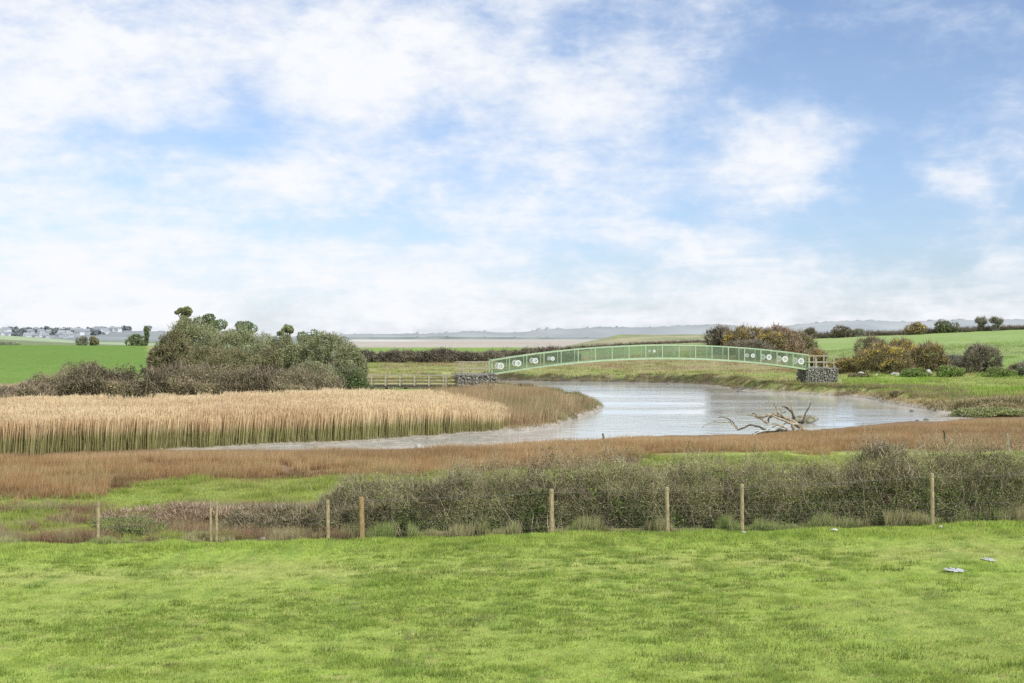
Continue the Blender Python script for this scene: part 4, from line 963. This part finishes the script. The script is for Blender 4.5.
limb('branch', [(779,414,-.2),(776,407,-.2),(773.5,403.5,-.3),(768,401,-.2)], .07, .025)
limb('branch', [(774,404,-.3),(776.5,402,-.2)], .04, .02)
limb('branch', [(802,424,.2),(805,415,.2),(808,409,.2),(811,402.5,.2)], .09, .035, M_drift_d)
limb('branch', [(811,403,.2),(812,402,.25)], .04, .02)
limb('branch', [(768,423,-.4),(762,419,-.4),(756,417,-.4),(751,415.5,-.3),(747,414,-.3)], .12, .04)
limb('branch', [(760,419,-.4),(754,413.5,-.3),(752,413.5,-.3)], .06, .03, M_drift_d)
limb('branch', [(785,418,-.2),(781,411,-.2),(779,408.5,-.2)], .06, .02)
limb('branch', [(786,412,0),(783,412.5,0),(781,411.5,0)], .05, .02, M_drift_d)
limb('branch', [(768,431,-.2),(760,427,-.2),(750,425,-.2),(744,428,-.1),(738,430,0),(733,422,.1),(726,418,.1),(718,417.5,0)], .10, .035, M_drift_d)
limb('branch', [(737,429,0),(730,422,.2),(722,422.5,.3),(714,421,.3),(708,424,.3),(702,428,.3)], .06, .015)
limb('branch', [(770,430,-.1),(764,434,0),(758,432,.1),(752,434,.1)], .09, .05, M_drift_d)
limb('branch', [(768,423,-.3),(769,418,-.3),(775,415,-.2)], .08, .06, M_drift_d)
limb('root', [(798,431,-.5),(803,426,-.6),(806,422,-.6)], .14, .05)
limb('root', [(795,432,-.6),(792,424,-.7),(786,421,-.7)], .14, .06)
limb('root', [(790,434,-.6),(786,428,-.7),(778,425,-.7),(772,427,-.7)], .12, .05)
limb('root', [(800,434,-.5),(810,431,-.5),(815,432,-.5)], .12, .05)
limb('branch', [(784,427,-.5),(775,430,-.5),(763,431,-.5),(750,436,-.4)], .07, .03, M_white)
limb('branch', [(792,422,-.5),(782,425,-.6),(772,424,-.6),(764,426,-.6)], .06, .03)
# ---------------------------------------------------------------- boulders, stones
def stone(name, px, py, Yd, wpx, hpx, mat, label, cat='rock', group=None, seed=1, d=.8, sink=.25):
    X = (px - CX) / F * Yd; zb = EYE + (HY - py) / F * Yd; w = wpx / F * Yd / 2; h = hpx / F * Yd
    V, Fc = rock_mesh((X, Yd, zb + h * (.5 - sink)), (w, w * d, h * .62), seed, 3)
    return tag(np_mesh(name, V, Fc, mat, smooth=False), label, cat, group)
M_rock = mat_noise('meadow_stone', (.28, .275, .23), (.52, .51, .46), 2.5, .9, .4)
M_boul = mat_noise('mossy_boulder', (.12, .12, .08), (.30, .28, .20), 3, .9, .5)
stone('boulder', 806, 422, 99.5, 25, 8.5, M_boul, 'mossy boulder in the shallows right of the fallen tree', 'boulder', seed=5)
stone('boulder', 795, 421, 98, 10, 5, M_boul, 'small brown rock touching the mossy boulder behind the fallen tree', 'boulder', seed=6)
stone('white_stone', 419.5, 449, 74, 9, 6, M_pale, 'white stone at the muddy creek edge among brown rushes', 'stone', seed=8)
for i, (px, py, w, h, lab) in enumerate([(861,375,8,4,'pale rock at the foot of the gorse left of the white bird'),(895,375.5,9,4,'broad pale rock below the biggest gorse bush'),(928,376,8,8,'upright pale rock left of the bramble mound'),(958,366,10,7,'large pale rock just left of the isolated dark thorn bush'),(945,363,8,5,'small pale rock up the slope left of the isolated thorn bush'),(913,374,7,3,'small flat rock between the broad pale rock and the upright one')]):
    Yd = min(solveY(px, py), 178); X_ = (px - CX) / F * Yd; stone('meadow_rock', px, HY + F * (EYE - ground1(X_, Yd)) / Yd, Yd, w, h, M_rock, lab, seed=20 + i)
for i, (px, w, h, lab) in enumerate([(744,5,3,'white stone at the foot of the third fence post from the right'),(834,9,3,'pale flat stone in the grass between two fence posts at right'),(941,5,2.5,'small white stone by the rightmost fence post')]):
    Yd = 37.3 + (px - 512) * .0013; X_ = (px - CX) / F * Yd; stone('pale_pebble', px, HY + F * (EYE - ground1(X_, Yd) - .05) / Yd, Yd, w, h, M_pale, lab, 'stone', seed=30 + i)
rk = [(912,411.5,5,2.2),(926,420.5,6,2.5),(917,421,4,1.8),(740,392,6,2),(668,384.5,3,1.8),(852,395.5,7,2.2),(858,397,4,1.6)]
for i, (px, py, w, h) in enumerate(rk):
    Yd = F * EYE / (py - HY); stone('shore_rock', px, py, Yd, w, h, M_stone_d, ['dark rock in the water at the far tip of the river bend','larger dark rock in the water near the muddy inlet','smaller dark rock left of the larger one near the inlet','dark low rock on the mud spit under the bridge','small dark rock standing in the river under mid bridge','dark rock on the mud below the right gabion','small dark rock right of the one on the mud below the right gabion'][i], seed=50 + i)
# rubble heap with pale stones at the fence (left of the hedge)
for i, (px, py, w, h, lab) in enumerate([(262,536,9,4,'upper pale stone of the white heap at the fence'),(269,537,6,3.5,'right pale stone of the white heap at the fence'),(254,539,7,2.5,'lower left pale stone of the white heap at the fence'),(297,536,6,2.5,'bluish white stone right of the white heap at the fence')]):
    Yd = 38.1; X_ = (px - CX) / F * Yd; stone('heap_stone', px, HY + F * (EYE - ground1(X_, Yd) - .04) / Yd, Yd, w, h, M_pale, lab, 'stone', seed=70 + i, d=.6)
# thin stakes in the rushes
def stake(px, py0, py1, Yd, w, mat, label):
    x, z0, z1 = (px - CX) / F * Yd, EYE + (HY - py0) / F * Yd, EYE + (HY - py1) / F * Yd
    o = MB().tube([(x, Yd, z0 - .3), (x - .03, Yd, (z0 + z1) / 2), (x - .08, Yd, z1)], [w, w, w * .8], 8).build('marker_stake', mat, None)
    return tag(o, label, 'stake', 'thin stakes standing in the brown rushes')
stake(1009, 446, 434, 64, .04, M_pale, 'pale leaning stake in the rushes near the right edge')
stake(604, 440, 433.5, 78, .06, M_lumber_d, 'short dark stake at the river edge in front of the peninsula')
stake(945, 436, 430.5, 70, .05, M_lumber_d, 'short dark stump in the rushes left of the pale stake')
# puddles
pm = bpy.data.materials.new('puddle_water'); pm.use_nodes = True; p_ = pm.node_tree.nodes['Principled BSDF']; p_.inputs['Base Color'].default_value = (.55, .57, .56, 1); p_.inputs['Roughness'].default_value = .35
for px, py, w, h in ((955,568,18,2.6),(989,558,10,2.2)):
    X_, Y_ = W(px, py, 1.0); n_ = 28; g = max(ground1(X_ + a_, Y_ + b_) for a_ in (-.2, 0, .2) for b_ in (-.2, 0, .2)) + .045
    vs = [(X_, Y_, g)] + [(X_ + cos(2*pi*k/n_) * w / 2 / F * Y_ * (1 + .35 * sin(3*k)), Y_ + sin(2*pi*k/n_) * .28 * (1 + .3 * sin(2*k)), g) for k in range(n_)]
    mb = MB(); mb.v = vs; mb.f = [(0, 1 + k, 1 + (k + 1) % n_) for k in range(n_)]; tag(mb.build('puddle', pm), kind='structure')
# white bird on the far meadow
bY = solveY(876.5, 378); bX = (876.5 - CX) / F * bY; bz = ground1(bX, bY)
bird = empty('egret', (bX, bY, bz), 'small white bird standing on the green meadow right of the gabion', 'bird')
mb = MB(); mb.tube([(bX - .38, bY, bz + .62), (bX - .2, bY, bz + .66), (bX + .05, bY, bz + .74), (bX + .22, bY, bz + .86), (bX + .26, bY, bz + 1.05), (bX + .30, bY, bz + 1.16), (bX + .37, bY, bz + 1.15)], [.02, .12, .16, .09, .045, .055, .02], 10)
mb.build('body', M_white, bird, True)
MB().tube([(bX + .36, bY, bz + 1.15), (bX + .52, bY, bz + 1.12)], [.018, .004], 6).build('beak', M_lumber_d, bird)
bird.scale = (.55, .55, .55)
for s in (-.04, .05): MB().tube([(bX + s, bY + s, bz - .02), (bX + s, bY + s, bz + .64)], .012, 6).build('leg', M_lumber_d, bird)

# ---------------------------------------------------------------- sky
world = bpy.data.worlds.new('World'); scene.world = world; world.use_nodes = True
nt = world.node_tree; N = nt.nodes; L = nt.links; N.clear()
out = N.new('ShaderNodeOutputWorld'); bg = N.new('ShaderNodeBackground'); L.new(bg.outputs[0], out.inputs[0])
SUN_EL, SUN_AZ = 38.0, 135.0    # azimuth clockwise from +Y: behind the camera, to the right
sky = N.new('ShaderNodeTexSky'); sky.sky_type = 'NISHITA'; sky.sun_disc = False; sky.sun_elevation = R(SUN_EL); sky.sun_rotation = R(SUN_AZ)
sky.air_density = 1.0; sky.dust_density = .6; sky.ozone_density = 1.5
tc = N.new('ShaderNodeTexCoord')
def math_(op, a, b=None, c=None):
    n = N.new('ShaderNodeMath'); n.operation = op
    for i, v in enumerate((a, b, c)):
        if v is None: continue
        if isinstance(v, (int, float)): n.inputs[i].default_value = v
        else: L.new(v, n.inputs[i])
    return n.outputs[0]
def noise_(vec, scale, detail=6, rough=.55, dist=0, sc=(1, 1, 1), loc=(0, 0, 0), rot=(0, 0, 0)):
    mp = N.new('ShaderNodeMapping'); mp.inputs['Scale'].default_value = sc; mp.inputs['Location'].default_value = loc; mp.inputs['Rotation'].default_value = rot
    n = N.new('ShaderNodeTexNoise'); n.inputs['Scale'].default_value = scale; n.inputs['Detail'].default_value = detail; n.inputs['Roughness'].default_value = rough; n.inputs['Distortion'].default_value = dist
    L.new(vec, mp.inputs[0]); L.new(mp.outputs[0], n.inputs['Vector']); return n
D = tc.outputs['Generated']
# gently warped direction for the cloud masses
wn = noise_(D, 9, 4, .6); vs_ = N.new('ShaderNodeVectorMath'); vs_.operation = 'SUBTRACT'; L.new(wn.outputs['Color'], vs_.inputs[0]); vs_.inputs[1].default_value = (.5, .5, .5)
vsc = N.new('ShaderNodeVectorMath'); vsc.operation = 'SCALE'; L.new(vs_.outputs[0], vsc.inputs[0]); vsc.inputs['Scale'].default_value = .10
va = N.new('ShaderNodeVectorMath'); va.operation = 'ADD'; L.new(D, va.inputs[0]); L.new(vsc.outputs[0], va.inputs[1]); DW = va.outputs[0]
def blob(px, py, rx, ry, amp):
    """soft cloud mass around one sky direction"""
    x, z_ = (px - CX) / F, (HY - py) / F; l = math.sqrt(1 + x * x + z_ * z_); d0 = (x / l, 1 / l, z_ / l)
    s = N.new('ShaderNodeVectorMath'); s.operation = 'SUBTRACT'; L.new(DW, s.inputs[0]); s.inputs[1].default_value = d0
    m = N.new('ShaderNodeVectorMath'); m.operation = 'MULTIPLY'; L.new(s.outputs[0], m.inputs[0]); m.inputs[1].default_value = (F / rx, F / rx, F / ry)
    l_ = N.new('ShaderNodeVectorMath'); l_.operation = 'LENGTH'; L.new(m.outputs[0], l_.inputs[0])
    r = N.new('ShaderNodeMapRange'); r.interpolation_type = 'SMOOTHSTEP'; r.inputs[1].default_value = 1.25; r.inputs[2].default_value = .15; r.inputs[3].default_value = 0; r.inputs[4].default_value = amp
    L.new(l_.outputs['Value'], r.inputs[0]); return r.outputs[0]
BL_ = [(370,70,110,110,.50),(520,90,100,90,.42),(640,90,95,75,.42),(200,70,150,90,.28),(60,60,130,80,.22),(780,165,75,70,.46),(610,165,110,60,.26),(305,180,90,40,.30),
       (720,240,90,40,.34),(480,200,120,40,.20),(965,195,50,34,.34),(1015,130,30,50,.16),(30,160,80,40,.20),(350,250,300,50,.22),(90,230,160,50,.25),(1010,240,60,40,.3),(560,290,500,40,.18),(900,300,260,34,.16),
       (440,130,34,26,-.26),(530,180,50,18,-.30),(600,30,70,26,-.26),(860,70,210,90,-.32),(860,180,60,50,-.34),(1000,190,25,18,-.2),(170,150,120,18,-.26),(370,225,180,16,-.20),(120,20,120,16,-.18),(250,120,60,24,-.22),(700,205,60,16,-.24),(580,240,90,12,-.22),(900,235,190,34,-.30),(560,262,120,14,-.18)]
acc = None
for b_ in BL_:
    o_ = blob(*b_); acc = o_ if acc is None else math_('ADD', acc, o_)
n1 = noise_(D, 7.5, 9, .60, .25, (1, 1, 1.45), (3.1, .4, 1.2), (0, .18, 0)); n2 = noise_(D, 22, 8, .62, .3, (1, 1, 1.7), (1, 5, 2), (0, .25, 0))
n3 = noise_(D, 60, 6, .6, .2, (.8, 1, 2.0), (4, 5, 2), (0, .3, 0))
nn = math_('ADD', math_('MULTIPLY', math_('SUBTRACT', n1.outputs['Fac'], .5), 1.15), math_('MULTIPLY', math_('SUBTRACT', n2.outputs['Fac'], .5), 1.05))
nn = math_('ADD', nn, math_('MULTIPLY', math_('SUBTRACT', n3.outputs['Fac'], .5), .5))
sep = N.new('ShaderNodeSeparateXYZ'); L.new(D, sep.inputs[0])
n5 = noise_(D, 11, 7, .6, .5, (.8, 1, 4.0), (2, 7, 3), (0, .10, 0))
lowm = N.new('ShaderNodeMapRange'); lowm.interpolation_type = 'SMOOTHSTEP'; lowm.inputs[1].default_value = .20; lowm.inputs[2].default_value = .06; lowm.inputs[3].default_value = .25; lowm.inputs[4].default_value = 1.3
L.new(sep.outputs['Z'], lowm.inputs[0])
nn = math_('ADD', nn, math_('MULTIPLY', math_('SUBTRACT', n5.outputs['Fac'], .5), lowm.outputs[0]))
side = math_('MULTIPLY', sep.outputs['X'], -.45)       # thinner veil to the right
hz = N.new('ShaderNodeMapRange'); hz.interpolation_type = 'SMOOTHSTEP'; hz.inputs[1].default_value = .085; hz.inputs[2].default_value = .0; hz.inputs[3].default_value = 0; hz.inputs[4].default_value = .30
L.new(sep.outputs['Z'], hz.inputs[0])
hi = N.new('ShaderNodeMapRange'); hi.interpolation_type = 'SMOOTHSTEP'; hi.inputs[1].default_value = .28; hi.inputs[2].default_value = .5; hi.inputs[3].default_value = .36; hi.inputs[4].default_value = .75
L.new(sep.outputs['Z'], hi.inputs[0]); hi_ = hi.outputs[0]  # extra unseen cloud overhead, added to whiten reflections and ambient light
dens = math_('ADD', math_('ADD', math_('ADD', acc, nn), side), math_('ADD', hz.outputs[0], hi_))
mr = N.new('ShaderNodeMapRange'); mr.interpolation_type = 'SMOOTHSTEP'; mr.inputs[1].default_value = -.12; mr.inputs[2].default_value = 1.02; L.new(dens, mr.inputs[0])
# clear-sky colour: Nishita, scaled
vmul = N.new('ShaderNodeVectorMath'); vmul.operation = 'MULTIPLY'; L.new(sky.outputs[0], vmul.inputs[0]); tz = N.new('ShaderNodeMapRange'); tz.inputs[1].default_value = .0; tz.inputs[2].default_value = .20; L.new(sep.outputs['Z'], tz.inputs[0])
tm = N.new('ShaderNodeMix'); tm.data_type = 'RGBA'; tm.inputs['A'].default_value = (.104, .118, .160, 1); tm.inputs['B'].default_value = (.132, .131, .146, 1)
L.new(tz.outputs[0], tm.inputs['Factor']); L.new(tm.outputs['Result'], vmul.inputs[1])
cl = N.new('ShaderNodeValToRGB'); cl.color_ramp.elements[0].position = .0; cl.color_ramp.elements[0].color = (.74, .83, .99, 1); cl.color_ramp.elements[1].position = 1.0; cl.color_ramp.elements[1].color = (.955, .972, 1.0, 1)
L.new(mr.outputs[0], cl.inputs[0])
mx = N.new('ShaderNodeMix'); mx.data_type = 'RGBA'; L.new(mr.outputs[0], mx.inputs['Factor']); L.new(vmul.outputs[0], mx.inputs['A']); L.new(cl.outputs[0], mx.inputs['B'])
L.new(mx.outputs['Result'], bg.inputs['Color']); bg.inputs['Strength'].default_value = 1.0

sl = bpy.data.lights.new('sun', 'SUN'); sl.energy = 3.6; sl.angle = R(2.0); sl.color = (1, .95, .87)
so = bpy.data.objects.new('sun', sl); COL.objects.link(so)
az = R(SUN_AZ); el = R(SUN_EL)
from mathutils import Vector
sd = Vector((sin(az) * cos(el), cos(az) * cos(el), sin(el)))   # towards the sun
so.rotation_euler = sd.to_track_quat('Z', 'Y').to_euler()

# ---------------------------------------------------------------- camera
cam = bpy.data.cameras.new('camera'); cam.sensor_width = 36; cam.lens = F / 1024 * 36; cam.clip_start = .1; cam.clip_end = 30000
co = bpy.data.objects.new('camera', cam); COL.objects.link(co); co.location = (0, 0, EYE); co.rotation_euler = (R(90), 0, 0)
cam.shift_y = -(HY - 341.5) / 1024 * -1 if False else (HY - 341.5) / 1024
scene.camera = co
scene.view_settings.view_transform = 'Standard'; scene.view_settings.look = 'None'; scene.view_settings.exposure = 0; scene.view_settings.gamma = 1
scene.cycles.use_denoising = False
scene.cycles.max_bounces = 5; scene.cycles.transparent_max_bounces = 4
